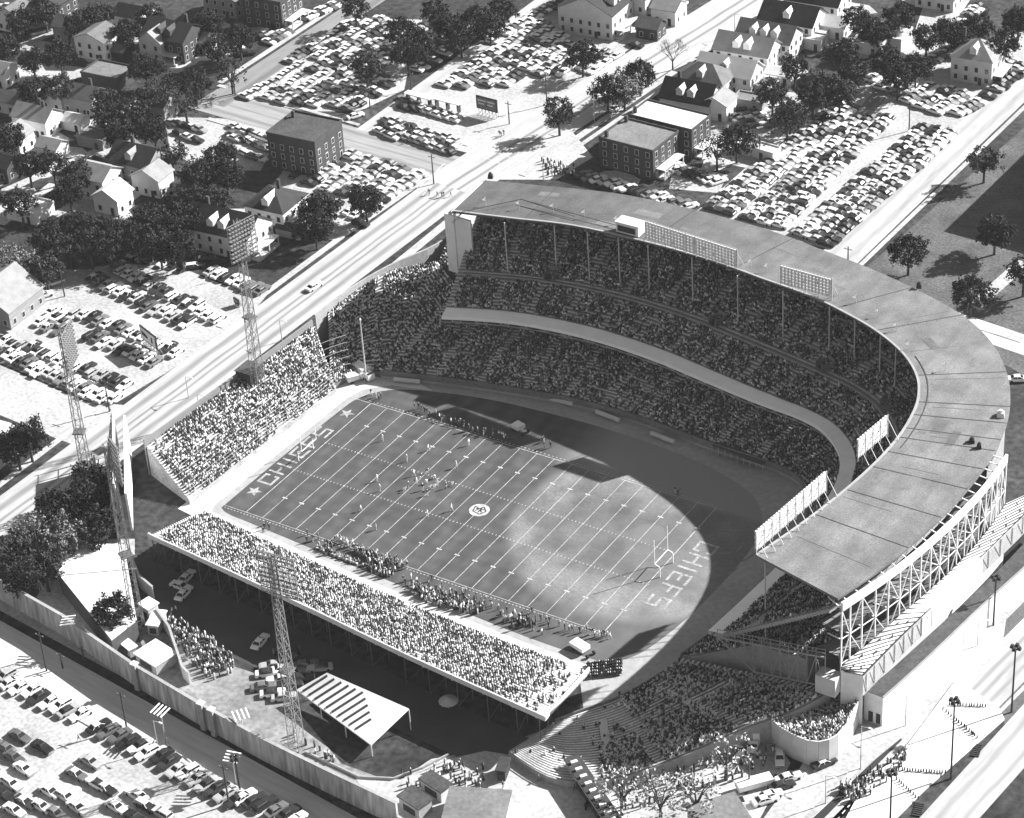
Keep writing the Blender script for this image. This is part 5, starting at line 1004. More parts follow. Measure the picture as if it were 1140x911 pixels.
T_ = [
 (20, 12, 6, 'dark', 'dark tree in the very top-left corner'), (48, 8, 5, 'mid', 'green tree beside the steep-gabled top-left house'), (85, 20, 5.5, 'dark', 'dark tree between the steep gable and the tall narrow house'), (108, 8, 6, 'dark', 'dark tree at the top edge above the tall narrow house'), (140, 25, 6, 'dark', 'dark tree at the top edge left of the mansion with gables'),
 (165, 12, 5.5, 'dark', 'dark tree at the top edge directly behind the white gabled wing'), (230, 15, 6, 'dark', 'dark tree right of the big gabled house at the top'), (265, 35, 5.5, 'dark', 'dark tree beside the tall dark building at the top edge'), (240, 48, 5, 'mid', 'green tree in front of the tall dark building'), (160, 70, 5, 'dark', 'dark tree in the yard of the white gabled wing'),
 (38, 90, 6, 'dark', 'round dark tree above the white twin-chimney house'), (66, 92, 5, 'mid', 'green tree beside the grey roof plane house'), (160, 95, 6.5, 'mid', 'feathery bare-topped tree beside the framed flat roof'), (180, 88, 5, 'thin', 'thin upright tree right of the framed flat roof'), (205, 112, 4.0, 'thin', 'small round street tree near the side street corner'), (256, 78, 4.5, 'thin', 'thin tree with visible trunk beside the side street kerb'),
 (55, 165, 7, 'dark', 'big elm in front of the white twin-chimney house'), (30, 178, 5, 'dark', 'dark tree at the left edge behind the flat garage'), (80, 230, 7.5, 'dark', 'largest dark tree beside the low white garage'), (100, 245, 6, 'dark', 'dark tree below the white two-storey house'), (50, 255, 6, 'dark', 'dark tree below the low white garage'), (120, 262, 6, 'dark', 'dark tree at the upper edge of the pale lower lot'),
 (75, 270, 5.5, 'mid', 'green tree at the upper-left edge of the pale lower lot'), (165, 225, 7, 'dark', 'dark spreading tree in front of the crossed-roof house'), (195, 205, 7.5, 'dark', 'huge dark tree in the middle of the wooded block'), (215, 180, 6.5, 'dark', 'dark tree between the crossed-roof house and the brick block'), (190, 165, 5, 'mid', 'green tree just right of the crossed-roof house'), (240, 155, 7.5, 'dark', 'huge round dark tree left of the dark brick block'),
 (250, 185, 5.5, 'dark', 'dark tree behind the parked cars at the brick block'), (185, 245, 6, 'dark', 'dark tree left of the long white boarding house'), (215, 238, 5, 'mid', 'green tree against the boarding house gable'), (150, 255, 6, 'dark', 'dark tree between the wooded block and the pale lower lot'), (135, 140, 5.5, 'dark', 'dark tree behind the big crossed-roof house'), (85, 185, 5.5, 'mid', 'green tree on the lane above the white two-storey house'), (20, 215, 6, 'dark', 'dark tree at the left edge level with the white garage'),
 (360, 242, 2.6, 'dark', 'small dark bushy tree beside the hip-roofed house by the main street'), (349, 252, 1.8, 'dark', 'low round shrub left of the small bushy tree on the corner lawn'), (352, 268, 1.8, 'dark', 'low round shrub nearest the main street lawn'), (408, 239, 1.5, 'dark', 'lone clipped round bush at the lower corner of the packed lot'),
 (8, 282, 6, 'pale', 'pale sunlit tree at the left edge above the church-like hall'), (30, 292, 5.5, 'pale', 'pale autumn tree behind the church-like hall'), (50, 300, 4.5, 'mid', 'green tree at the head of the left lane'),
 (30, 482, 5.5, 'mid', 'ragged tree beside the white house at the left edge'), (18, 500, 4, 'dark', 'dark tree over the porch of the left-edge white house'),
 (80, 545, 6.5, 'dark', 'dark tree at the foot of the left light tower'), (95, 530, 5, 'dark', 'dark tree nearest the street under the left light tower'), (35, 575, 6.5, 'pale', 'large pale-topped tree in the lower-left clump'), (70, 585, 6, 'pale', 'pale-topped tree at the right of the lower-left clump'), (12, 595, 6.5, 'mid', 'big green tree at the left edge of the lower-left clump'), (45, 612, 6.5, 'mid', 'green tree in the middle of the lower-left clump'), (22, 630, 6, 'dark', 'dark tree just above the end of the lower wall'), (60, 555, 5.5, 'dark', 'dark tree at the top of the lower-left clump'), (102, 575, 6, 'dark', 'dark tree in deep shade beside the lattice board'), (105, 545, 5, 'dark', 'dark tree between the light tower and the lattice board'),
 (445, 20, 6.5, 'dark', 'dark tree at the top beside the packed upper lot'), (470, 28, 7.5, 'dark', 'great dark tree over the cars behind the packed upper lot'), (500, 15, 6.5, 'dark', 'dark tree at the top edge left of the alley'), (530, 10, 6, 'dark', 'dark tree at the top edge close to the alley'), (452, 48, 6, 'dark', 'dark tree standing among cars of the packed upper lot'), (560, 8, 5, 'dark', 'dark tree on the alley at the top edge'), (408, 78, 4, 'mid', 'small tree behind the utility pole of the packed upper lot'), (395, 8, 5, 'dark', 'dark tree at the top end of the side street'),
 (622, 132, 3.6, 'dark', 'small round street tree casting shade across the main street'), (676, 98, 5.2, 'dark', 'dark round street tree nearest the flats'), (712, 74, 6.4, 'dark', 'big dark street tree beyond the round one'), (695, 110, 2.5, 'pale', 'pale sapling between the two dark street trees'),
 (950, 68, 6.2, 'mid', 'broad green tree behind the pale garage'), (920, 78, 7, 'mid', 'leafy tree left above the right lots'), (905, 98, 6, 'dark', 'dark tree at the upper end of the right lots'), (935, 95, 5.5, 'mid', 'green tree touching the upper right lots'), (885, 70, 5, 'dark', 'dark tree just behind the middle houses'), (955, 12, 6, 'dark', 'dark tree at the top edge behind the highest house'), (1000, 8, 6, 'dark', 'dark tree at the top edge by the pale lane'), (1032, 30, 6, 'mid', 'green tree right of the pale flat garage'), (1020, 60, 6.5, 'dark', 'dark tree between the garage and the tall hipped house'), (1000, 78, 5.5, 'dark', 'dark tree shading cars in front of the pale garage'), (1090, 20, 5.5, 'mid', 'green tree right of the pale lane at the top'), (1120, 30, 7, 'dark', 'dark tree at the top-right corner'), (1135, 10, 6, 'dark', 'dark tree in the extreme top-right corner'), (975, 30, 5, 'dark', 'dark tree above the pale flat garage'),
 (820, 158, 4.4, 'dark', 'dark bushy tree beside the white roof of the flats'), (880, 128, 4.6, 'mid', 'loose green tree beside the long low shed'), (798, 172, 3.4, 'thin', 'thin leaning tree at the edge of the right lots'), (876, 142, 3.2, 'thin', 'thin branching shrub tree at the lot edge'),
 (1012, 272, 6, 'dark', 'big round dark tree on the lawn behind the grandstand'), (1096, 185, 3.4, 'mid', 'loose half-bare tree on the lawn beside the east street'), (1108, 262, 3.8, 'dark', 'dark tree at the edge of the great shadow on the lawn'), (1140, 310, 3.5, 'dark', 'dark tree at the right edge of the lawn'),
 (808, 850, 2.8, 'feather', 'pale feathery tree beside the parked trucks at the bottom'), (775, 893, 2.8, 'feather', 'pale feathery tree beside the grey-roofed hut'), (735, 898, 2.6, 'feather', 'pale feathery tree at the bottom edge left of the hut'), (692, 894, 2.0, 'feather', 'pale scrubby tree beyond the end of the long shed'),
 (128, 692, 2.8, 'dark', 'small round dark tree in front of the white-roofed building'), (1080, 348, .9, 'dark', 'small dark shrub at the lane junction')]
T_ += [(x, y, R, k, 'dark tree %s' % l) for x, y, R, k, l in [(205, 232, 6.5, 'dark', 'in the solid canopy just below the huge middle one'), (172, 238, 6, 'dark', 'filling the canopy toward the boarding house'), (222, 208, 6.5, 'dark', 'closing the canopy right of the huge middle one'), (240, 220, 5, 'dark', 'touching the back of the boarding house'), (128, 245, 6, 'dark', 'directly under the white two-storey house'), (175, 262, 6, 'dark', 'fringing the pale lower lot in the middle'), (200, 272, 5.5, 'dark', 'fringing the pale lower lot near the boarding house'), (98, 268, 5, 'dark', 'fringing the pale lower lot at its left'),
 (140, 118, 5.5, 'dark', 'behind the feathery bare-topped tree'), (118, 108, 5, 'dark', 'between the grey roof plane and the framed flat roof'), (170, 140, 5, 'dark', 'left of the cars beyond the great round tree'), (5, 45, 5.5, 'dark', 'at the left edge near the top'), (35, 62, 5, 'dark', 'below the pale-gabled small house'), (65, 55, 5, 'dark', 'left of the small outbuilding at the top'), (215, 88, 5, 'dark', 'below the tiny house by the side street'), (120, 130, 4.5, 'dark', 'right of the plain grey roof plane'), (10, 148, 5, 'dark', 'hiding the white gabled house at the left edge'), (75, 205, 5.5, 'dark', 'on the lane corner above the flat garage'),
 (485, 5, 6, 'dark', 'in the top row behind the packed lot'), (545, 25, 5, 'dark', 'on the verge of the alley near the top'), (512, 35, 5, 'dark', 'shading the alley-side car row'), (648, 60, 5, 'dark', 'in front of the mansion porch'), (1060, 25, 6, 'dark', 'right of the pale top lane'), (1075, 45, 5, 'dark', 'just left of the hipped house chimney'), (1105, 45, 6, 'dark', 'right behind the hipped house'), (985, 62, 5, 'dark', 'between the shed and the lot cars'), (860, 108, 4, 'mid', 'among the back garages of the house row'), (940, 50, 5.5, 'dark', 'behind the small pale back house')]]
for t in T_: tree(*t)
def baretree(px, py, H, label):
    r = random.Random(5); p = at(px, py); o = empty('bare_tree', (p.x, p.y, 0), 0, label, 'tree'); mb = MB(); mb.cyl((0, 0, 0), (0, 0, H * .3), .28, .2, 7); mb.build('trunk', BARK, o); mb = MB()
    def br(a, d, l, w_, n):
        b = a + d * l; mb.cyl(a, b, w_, w_ * .6, 4, caps=False)
        if n: [br(b, (d + Vector((r.uniform(-.7, .7), r.uniform(-.7, .7), r.uniform(-.1, .4)))).normalized(), l * .75, w_ * .6, n - 1) for _ in range(3)]
    for k in range(5): br(Vector((0, 0, H * .28)), Vector((math.cos(k * 1.3) * .6, math.sin(k * 1.3) * .6, .9)).normalized(), H * .25, .14, 4)
    mb.build('crown', BARK, o)
baretree(749, 78, 9.5, 'leafless tree beside the main street with bare branching crown')
for lst in TP.values():
    for o in lst:
        for c in list(o.children): bpy.data.objects.remove(c)
        bpy.data.objects.remove(o)

# ------------------------------------------------------------------ cars
def carbody(kind):
    mb = MB(); st = [(-2.65, .6, .80, .82), (-2.5, .62, .92, .93), (-1.2, .62, .98, .97), (.9, .62, .98, .97), (2.2, .60, .92, .94), (2.62, .55, .82, .84)]
    rings = []
    for x, zm, zt, w_ in st: rings.append([(x, -w_, .3), (x, -w_, zm), (x, -w_ * .9, zt), (x, w_ * .9, zt), (x, w_, zm), (x, w_, .3)])
    V = sum(rings, []); F = []
    for i in range(len(st) - 1):
        for j in range(6): a = i * 6 + j; b = i * 6 + (j + 1) % 6; F.append((a, a + 6, b + 6, b))
    F += [tuple(range(6)), tuple(range(len(V) - 1, len(V) - 7, -1))]; mb.add(V, F); return mb
def cabin(kind, roof=False):
    x0, x1, x2, x3 = (-1.75, -1.15, .25, 1.05) if kind == 'sedan' else (-2.45, -2.2, .25, 1.0); mb = MB(); zb, zt = .96, 1.42
    if kind == 'van': x0, x1, x2, x3, zb, zt = -2.6, -2.55, 1.6, 2.1, .96, 2.05
    if not roof:
        V = [(x0, -.84, zb), (x3, -.84, zb), (x3, .84, zb), (x0, .84, zb), (x1, -.66, zt), (x2, -.66, zt), (x2, .66, zt), (x1, .66, zt)]
        mb.add(V, [(0, 1, 5, 4), (1, 2, 6, 5), (2, 3, 7, 6), (3, 0, 4, 7)])
    else:
        mb.add([(x1 - .05, -.69, zt - .02), (x2 + .05, -.69, zt - .02), (x2 + .05, .69, zt - .02), (x1 - .05, .69, zt - .02), (x1 + .15, -.58, zt + .07), (x2 - .1, -.58, zt + .07), (x2 - .1, .58, zt + .07), (x1 + .15, .58, zt + .07)], [(0, 1, 5, 4), (1, 2, 6, 5), (2, 3, 7, 6), (3, 0, 4, 7), (4, 5, 6, 7)])
        for x, xx in ((x0, x1), (x3, x2), (-.35, -.35)):
            for s_ in (-1, 1): mb.bar((x, s_ * .84, zb), (xx, s_ * .67, zt), .09)
    return mb
def wheel(x, y): return MB().cyl((x, y - .11, .34), (x, y + .11, .34), .34, n=10)
def car_proto(kind):
    o = empty('car', (0, 0, -300)); b = carbody(kind).build('body', CARP, o); b['paint'] = 1; r_ = cabin(kind, True).build('roof', CARP, o); r_['paint'] = 2; cabin(kind).build('windows', GLASS, o)
    for x in (-1.7, 1.65):
        for y in (-.86, .86): wheel(x, y).build('wheel', TYRE, o)
    for x in (-2.72, 2.7): MB().box((x, 0, .48), (.14, 1.84, .2)).build('bumper', CHROME, o)
    MB().box((2.66, 0, .66), (.06, 1.3, .16)).build('grille', CHROME, o); return o
def car_small(kind):
    mb = carbody(kind); c = cabin(kind); mb.add(c.v, c.f, 1); c = cabin(kind, True); mb.add(c.v, c.f, 0)
    for x in (-1.7, 1.65):
        for y in (-.86, .86): c = MB().cyl((x, y - .11, .34), (x, y + .11, .34), .34, n=6); mb.add(c.v, c.f, 2)
    o = mb.build('car', [CARP, GLASS, TYRE]); o.location = (0, 0, -300); return o
PB = {k: car_proto(k) for k in ('sedan', 'wagon')}; PS = {k: car_small(k) for k in ('sedan', 'wagon')}
CARS = []
def shade():
    u = rng.random()
    return (rng.uniform(.60, .78), 'white') if u < .43 else (rng.uniform(.3, .42), 'pale grey') if u < .60 else (rng.uniform(.08, .18), 'grey') if u < .71 else (rng.uniform(.012, .035), 'dark')
def carrow(x0, y0, x1, y1, n, head, end, row, group, det=False, skip=(), flip=False, pd=None):
    a, b = at(x0, y0), at(x1, y1)
    for i in range(n):
        if i in skip: continue
        p = a.lerp(b, i / max(1, n - 1)) + Vector((rng.normal(0, .12), rng.normal(0, .35), 0)); c, cn = shade(); rc, rn = (c, '')
        if rng.random() < .16: rc, rn = ((.7, ' with a white roof') if c < .3 else (.03, ' with a dark roof'))
        kind = 'wagon' if rng.random() < .18 else 'sedan'
        h = math.radians(head) + rng.normal(0, .035) + (PI if (rng.random() < .2) != flip else 0)
        CARS.append(dict(p=p, h=h, c=c, rc=rc, kind=kind, det=det, group=group, label='%s %s%s, %s from %s in %s' % (cn, kind, (rn if det and len(('%s from %s in %s' % (ordw(i + 1), end, row)).split()) < 10 else ''), ordw(i + 1), end, row)))
def carfill(poly, head, dl, dw, end, row, group, drop=.06, rot=0, aisles=()):
    P = [Vector((*p, 0)) for p in pts(*poly)]; h = math.radians(head); u = Vector((math.cos(h), math.sin(h), 0)); v = Vector((-u.y, u.x, 0)); c0 = P[0]
    A = [(p - c0).dot(u) for p in P]; B = [(p - c0).dot(v) for p in P]; n = len(P)
    def ins(x, y):
        r = False
        for i in range(n):
            j = (i + 1) % n
            if (B[i] > y) != (B[j] > y) and x < (A[j] - A[i]) * (y - B[i]) / (B[j] - B[i]) + A[i]: r = not r
        return r
    i = 0; x = min(A) + dl / 2
    while x < max(A):
        y = min(B) + dw / 2 + rng.uniform(0, .8); k = 0
        while y < max(B):
            if ins(x, y) and rng.random() > drop:
                k += 1; p = c0 + u * (x + rng.normal(0, .35)) + v * y; c, cn = shade(); kind = 'wagon' if rng.random() < .15 else 'sedan'
                CARS.append(dict(p=p, h=h + rng.normal(0, .05) + (PI if rng.random() < .3 else 0), c=c, rc=c, kind=kind, det=False, group=group, label='%s %s, %s from %s in file %s of %s' % (cn, kind, ordw(k), end, ordw(i + 1).replace('first', 'one') and ['one', 'two', 'three', 'four', 'five', 'six', 'seven', 'eight', 'nine', 'ten', 'eleven', 'twelve'][min(i, 11)], row)))
            y += dw + abs(rng.normal(0, .12))
        x += dl; i += 1
g1 = 'cars parked in the street-side pale lot'
carrow(104, 311, 217, 366, 15, 84, 'the left', 'the middle row of the street-side lot', g1, True, skip=(14,))
carrow(128, 299, 243, 356, 15, 84, 'the left', 'the upper row of the street-side lot', g1, True)
carrow(88, 348, 196, 393, 14, 84, 'the left', 'the billboard row', g1, True)
carrow(101, 375, 172, 405, 9, 84, 'the left', 'the row below the billboard', g1, True)
carrow(45, 361, 66, 370, 3, 84, 'the left', 'the stub row by the lane', g1, True); carrow(58, 349, 76, 358, 3, 84, 'the lane', 'the short upper stub row', g1, True)
carrow(28, 384, 140, 431, 14, 84, 'the left', 'the upper tower row', g1, True); carrow(2, 394, 94, 434, 13, 84, 'the left edge', 'the lower tower row', g1, True)
carrow(98, 438, 128, 446, 4, 84, 'the tower', 'the kerb corner of the tower rows', g1, True)
carrow(-2, 378, 22, 388, 4, 84, 'the left edge', 'the outermost lane row', g1, True)
carrow(150, 285, 205, 300, 6, 84, 'the trees', 'the shaded tree-line row', g1, True)
carrow(236, 304, 292, 326, 8, 84, 'the trees', 'the row under the boarding house', g1, True); carrow(218, 298, 228, 290, 2, 40, 'the lot', 'the boarding house shade', g1, True)
carrow(50, 330, 62, 316, 2, 60, 'the hall', 'the lane beside the hall', g1, True)
g2 = 'cars parked in the big lower lot'
carrow(3, 757, 200, 857, 19, 75, 'the left edge', 'the long lower row', g2, True, skip=(9,), flip=True); carrow(211, 862, 262, 893, 6, 75, 'the upper end', 'the crowded lower row end', g2, True, flip=True); carrow(272, 889, 330, 915, 6, 75, 'the pole', 'the last row at the bottom', g2, True)
carrow(24, 820, 47, 835, 2, -8, 'the left', 'the angled pair above the dark cluster', g2, True); carrow(3, 836, 28, 858, 3, -8, 'the top', 'the dark cluster upper file', g2, True); carrow(-4, 860, 14, 874, 2, -8, 'the edge', 'the dark cluster lower file', g2, True)
carrow(88, 862, 108, 874, 2, -8, 'the left', 'the isolated grey pair', g2, True); carrow(102, 850, 118, 880, 2, -8, 'the top', 'the pair beside the isolated pair', g2, True)
carrow(55, 884, 88, 900, 3, -8, 'the left', 'the lower middle cluster', g2, True); carrow(28, 896, 62, 908, 3, -8, 'the left edge', 'the lowest left cluster', g2, True); carrow(152, 888, 178, 908, 3, -8, 'the top', 'the lower right cluster', g2, True); carrow(128, 901, 150, 914, 2, -8, 'the top', 'the bottom middle pair', g2, True); carrow(6, 888, 16, 905, 2, -8, 'the top', 'the bottom left pair', g2, True)
g3 = 'cars parked in the trailer yard'
for q in [(823, 834, 120, 'white', 'white sedan parked beside the white truck in the trailer yard'), (868, 846, -62, 'white', 'white sedan under the curved wall of the round stand'), (917, 852, 60, 'dark', 'lone dark sedan driving on the lower pavement beside the yard'), (857, 888, 55, 'white', 'white sedan in the middle of the trailer yard'), (878, 868, 52, 'white', 'white sedan against the yard wall, nearest the round stand'), (870, 877, 52, 'dark', 'dark sedan against the yard wall'), (852, 893, 52, 'white', 'white sedan lowest against the yard wall'), (350 - 0, 321, 82, 'white', 'lone pale sedan driving down the main street'),
          (686, 122, 82, 'white', 'pale sedan on the main street under the dark trees'), (1134, 424, 30, 'white', 'white sedan on the apron behind the curved grandstand'), (330, 196, 82, 'dark', 'dark sedan alone in the shade behind the brick block'), (396, 131, 60, 'white', 'white sedan leaving the packed upper lot at the corner'), (1139, 84, 84, 'dark', 'dark sedan on the east street at the right edge')]:
    c = .7 if q[3] == 'white' else .03; CARS.append(dict(p=at(q[0], q[1]), h=math.radians(q[2]), c=c, rc=.7 if q[0] == 917 else c, kind='sedan', det=True, group=None, label=q[4]))
for q in [(208, 645, 96, 'dim pale sedan highest in the shade behind the near bleachers'), (202, 655, 0, 'dim pale sedan in the shade left of the other shaded pair'), (205, 663, 96, 'dim pale sedan lowest of the shaded trio'), (290, 717, 96, 'pale sedan at the edge of the shade beside the plaza')]:
    CARS.append(dict(p=at(q[0], q[1]), h=math.radians(q[2]), c=.7, rc=.7, kind='sedan', det=True, group=None, label=q[3]))
g4 = 'cars parked in the shaded plaza'
carrow(305, 742, 335, 757, 4, 40, 'the left', 'the upper plaza row', g4, True); carrow(299, 752, 322, 765, 3, 40, 'the left', 'the middle plaza row', g4, True); carrow(294, 766, 317, 778, 3, 40, 'the left', 'the lower plaza row', g4, True); carrow(316, 728, 356, 746, 4, 40, 'the left', 'the plaza row in deep shade', g4, True)
g5 = 'cars parked in the lot on the main street corner'
carfill((338, 203, 428, 241, 476, 196, 388, 168), -3, 5.7, 2.35, 'the lower end', 'the brick block corner lot', g5, .04)
carrow(392, 238, 402, 250, 2, -3, 'the top', 'the stub by the clipped bush', g5)
carfill((372, 232, 350, 222, 356, 216, 400, 234, 412, 246, 404, 250), 84, 5.6, 2.6, 'the lawn', 'the lawn edge row', g5, .3)
g6 = 'cars packed in the upper lots'
carfill((263, 109, 395, 124, 440, 96, 430, 75, 470, 60, 475, 30, 425, 22, 398, 20, 345, 55), -5, 5.0, 2.1, 'the cross street', 'the packed upper lot', g6, .04)
carfill((476, 99, 560, 98, 640, 72, 632, 42, 604, 24, 650, 0, 612, 2, 568, 34, 515, 72), -5, 5.0, 2.1, 'the open lot', 'the lot along the alley', g6, .05)
carfill((600, 80, 660, 86, 690, 62, 668, 50, 620, 66), 84, 5.5, 2.3, 'the mansion', 'the mansion lot', g6, .08)
carfill((690, 50, 705, 54, 735, 28, 770, 8, 750, 0, 716, 30), -5, 5.5, 2.5, 'the main street', 'the porch lot', g6, .15)
carrow(449, 113, 507, 131, 8, -16, 'the alley', 'the row under the white carports', g6); carrow(452, 120, 505, 134, 7, -16, 'the alley', 'the second carport row', g6)
carrow(428, 141, 502, 163, 11, -16, 'the alley', 'the street-front row of the corner lot', g6); carrow(432, 135, 506, 157, 11, -16, 'the alley', 'the second street-front row', g6); carrow(424, 148, 500, 170, 11, -16, 'the alley', 'the kerb row of the corner lot', g6)
carfill((452, 78, 470, 84, 530, 42, 545, 34, 520, 30, 480, 48), -5, 5.5, 2.4, 'the alley mouth', 'the alley-side row in tree shade', g6, .12)
carrow(352, 52, 385, 28, 8, 82, 'the corner', 'the kerb row of the side street', g6); carrow(290, 42, 312, 30, 6, -8, 'the left', 'the yard row before the tall dark building', g6); carrow(300, 48, 320, 36, 6, -8, 'the left', 'the second yard row before the tall dark building', g6); carrow(335, 22, 372, 8, 9, -8, 'the left', 'the yard row beside the tall building porch', g6)
carrow(252, 50, 275, 62, 5, 50, 'the trees', 'the tree-shaded yard by the side street', g6)
carrow(262, 143, 305, 160, 8, -8, 'the left', 'the first row behind the brick block', g6); carrow(258, 152, 300, 168, 8, -8, 'the left', 'the second row behind the brick block', g6); carrow(250, 165, 290, 178, 7, -8, 'the left', 'the third row behind the brick block', g6); carrow(192, 138, 222, 146, 5, -8, 'the left', 'the yard row beyond the great round tree', g6); carrow(200, 150, 218, 158, 3, -8, 'the left', 'the small yard row beside the crossed-roof house', g6)
carrow(8, 8, 30, 12, 3, 20, 'the left', 'the top-left yard', g6); carrow(135, 18, 165, 14, 5, -8, 'the left', 'the top yard behind the trees', g6)
g7 = 'cars packed in the right-hand lots'
def carblock(l0, l1, r0, r1, nf, end, row, group, sp=2.3):
    a, b, c, d = at(*l0), at(*l1), at(*r0), at(*r1); hd = math.degrees(math.atan2((c - a).y + (d - b).y, (c - a).x + (d - b).x)) + 0
    for k in range(nf):
        t = (k + .5) / nf; p = a.lerp(c, t); q = b.lerp(d, t); n = int((q - p).length / sp); u = (q - p) / n; hh = math.degrees(math.atan2(u.y, u.x)) - 90
        for i in range(n):
            if rng.random() < .03: continue
            m = p + u * (i + .5) + Vector((rng.normal(0, .25), rng.normal(0, .12), 0)); cc, cn = shade(); kd = 'wagon' if rng.random() < .15 else 'sedan'
            CARS.append(dict(p=m, h=math.radians(hh) + rng.normal(0, .04) + (PI if rng.random() < .4 else 0), c=cc, rc=cc, kind=kd, det=False, group=group, label='%s %s, %s from %s in file %s of %s' % (cn, kd, ordw(i + 1), end, ['one', 'two', 'three', 'four'][k], row)))
carblock((780, 234), (932, 114), (815, 243), (958, 120), 2, 'the grandstand', 'the first double block', g7)
carblock((822, 246), (950, 132), (872, 256), (995, 130), 3, 'the grandstand', 'the second wide block', g7)
carblock((882, 262), (1025, 140), (924, 277), (1068, 147), 3, 'the grandstand', 'the east street block', g7)
carfill((966, 86, 986, 110, 1022, 122, 1074, 138, 1101, 118, 1067, 98, 1028, 96, 990, 84), -12, 5.2, 2.2, 'the lower side', 'the cross block under the hipped house', g7, .05)
carfill((1092, 100, 1100, 111, 1141, 84, 1141, 62, 1120, 66, 1098, 78), -5, 5.4, 2.3, 'the street', 'the block beside the hipped house', g7, .06)
carrow(1008, 86, 1060, 55, 11, -3, 'the lots', 'the file left of the hipped house', g7); carrow(1062, 38, 1090, 8, 9, -8, 'the bottom', 'the file on the pale top lane', g7)
carfill((806, 130, 830, 106, 856, 116, 870, 136, 850, 146, 828, 142), 60, 5.2, 2.3, 'the houses', 'the backyard block', g7, .06)
carrow(650, 196, 768, 231, 15, 62, 'the street end', 'the row against the grandstand rear', g7); carrow(756, 190, 800, 204, 7, 62, 'the flats', 'the row under the bushy tree', g7); carrow(778, 168, 790, 160, 2, 20, 'the flats', 'the pair behind the flats', g7); carrow(844, 165, 862, 170, 3, 60, 'the left', 'the row at the long low shed', g7)
camp = Vector((CX, CY, CZ)); CARS.sort(key=lambda c: ((0 if c['det'] else 1), (c['p'] - camp).length)); MAXC = 296
seen = set()
for i, c in enumerate(CARS[:MAXC]):
    lb = c['label']
    if len(lb.split()) > 16: lb = lb.replace(' with a white roof', '').replace(' with a dark roof', '').replace('the street-front row', 'street row')
    if len(lb.split()) > 16: lb = lb.replace(' in the ', ' in ', 1).replace(' of the ', ' of ', 1)
    if len(lb.split()) > 16: lb = lb.replace(' from the ', ' from ', 1)
    pr = (PB if c['det'] else PS)[c['kind']]
    o = dup(pr, (c['p'].x, c['p'].y, .02), c['h'], lb, 'car', c['group'], c['c'], c['rc'])
rest = CARS[MAXC:]
def mesh_copies(name, mb, tris_col, P, H, C, label, cat='cars'):
    V = np.array(mb.v, float); nv = len(V); N = len(P); F = mb.f; G = np.full(nv, 0)
    for f, m in zip(mb.f, mb.m):
        for i in f: G[i] = m
    c, s_ = np.cos(H), np.sin(H)
    X = V[None, :, 0] * c[:, None] - V[None, :, 1] * s_[:, None] + P[:, 0:1]; Y = V[None, :, 0] * s_[:, None] + V[None, :, 1] * c[:, None] + P[:, 1:2]; Z = np.broadcast_to(V[None, :, 2], X.shape) + .02
    verts = np.stack([X, Y, Z], -1).reshape(-1, 3); faces = [tuple(int(i) + k * nv for i in f) for k in range(N) for f in F]
    me = bpy.data.meshes.new(name); me.from_pydata(verts.tolist(), [], faces); col = np.ones((N * nv, 4), np.float32); tab = np.stack([C, np.full(N, .02), np.full(N, .015)], 1); col[:, :3] = tab[:, G].reshape(-1, 1)
    a = me.color_attributes.new('Col', 'FLOAT_COLOR', 'POINT'); a.data.foreach_set('color', col.reshape(-1)); m = mat('far_car_paint', .5, .04, 1, .35, attr=True, spec=.5); me.materials.append(m); o = link(name, me); return tag(o, label, cat, kind='stuff')
mbx = carbody('sedan'); cc = cabin('sedan'); mbx.add(cc.v, cc.f, 1); cc = cabin('sedan', True); mbx.add(cc.v[:8], cc.f[:5], 0); mbx.box((-1.7, 0, .3), (.6, 1.9, .5), 0, 2); mbx.box((1.65, 0, .3), (.6, 1.9, .5), 0, 2)
print('CARS', len(CARS), 'near', sum(c['det'] for c in CARS), 'rest', len(rest))
if rest: mesh_copies('distant_cars', mbx, None, np.array([tuple(c['p']) for c in rest]), np.array([c['h'] for c in rest]), np.array([c['c'] for c in rest]), 'rows of cars packed in the farther lots beyond the cross street and flats')
for d_ in (PB, PS):
    for o in d_.values():
        for c in list(o.children): bpy.data.objects.remove(c)
        bpy.data.objects.remove(o)
# trucks and vans
def truck(px, py, head, L, label, cab=True, c=.72, h=2.6):
    p = at(px, py); o = empty('truck', (p.x, p.y, 0), math.radians(head), label, 'truck'); MB().box((-.6, 0, .75 + h / 2), (L, 2.3, h)).build('box', WHITE, o)
    if cab: MB().box((L / 2 + .7, 0, 1.25), (2.0, 2.1, 1.5), 0, 0, .92).build('cab', WHITE, o); MB().box((L / 2 + 1.2, 0, 1.75), (.9, 1.9, .6), 0, 0, .9).build('windshield', GLASS, o)
    for x in (-L * .38, L / 2 + .6):
        for y in (-.95, .95): MB().cyl((x, y - .14, .45), (x, y + .14, .45), .45, n=10).build('wheel', TYRE, o)
    return o
truck(841, 822, -70, 6.5, 'white box truck in the trailer yard beside the terrace crowd'); truck(806, 903, 45, 4.5, 'dark-sided white van at the bottom edge of the trailer yard', h=1.9); truck(843, 888 - 12, 50, 7.0, 'long white trailer standing in the middle of the trailer yard', cab=False, h=1.2)
truck(404, 418, -20, 4.2, 'white van parked at the foul pole in the corner of the field', h=1.9); truck(395, 424, 60, 3, 'small dark-wheeled truck beside the white van in the field corner', h=1.2); truck(579, 480, -15, 2.4, 'small white cart on the far sideline by the rack shadow', h=.9, cab=False)
truck(648, 725, -15, 3.8, 'white-covered cart at the lower end of the near sideline', cab=False, h=.9)

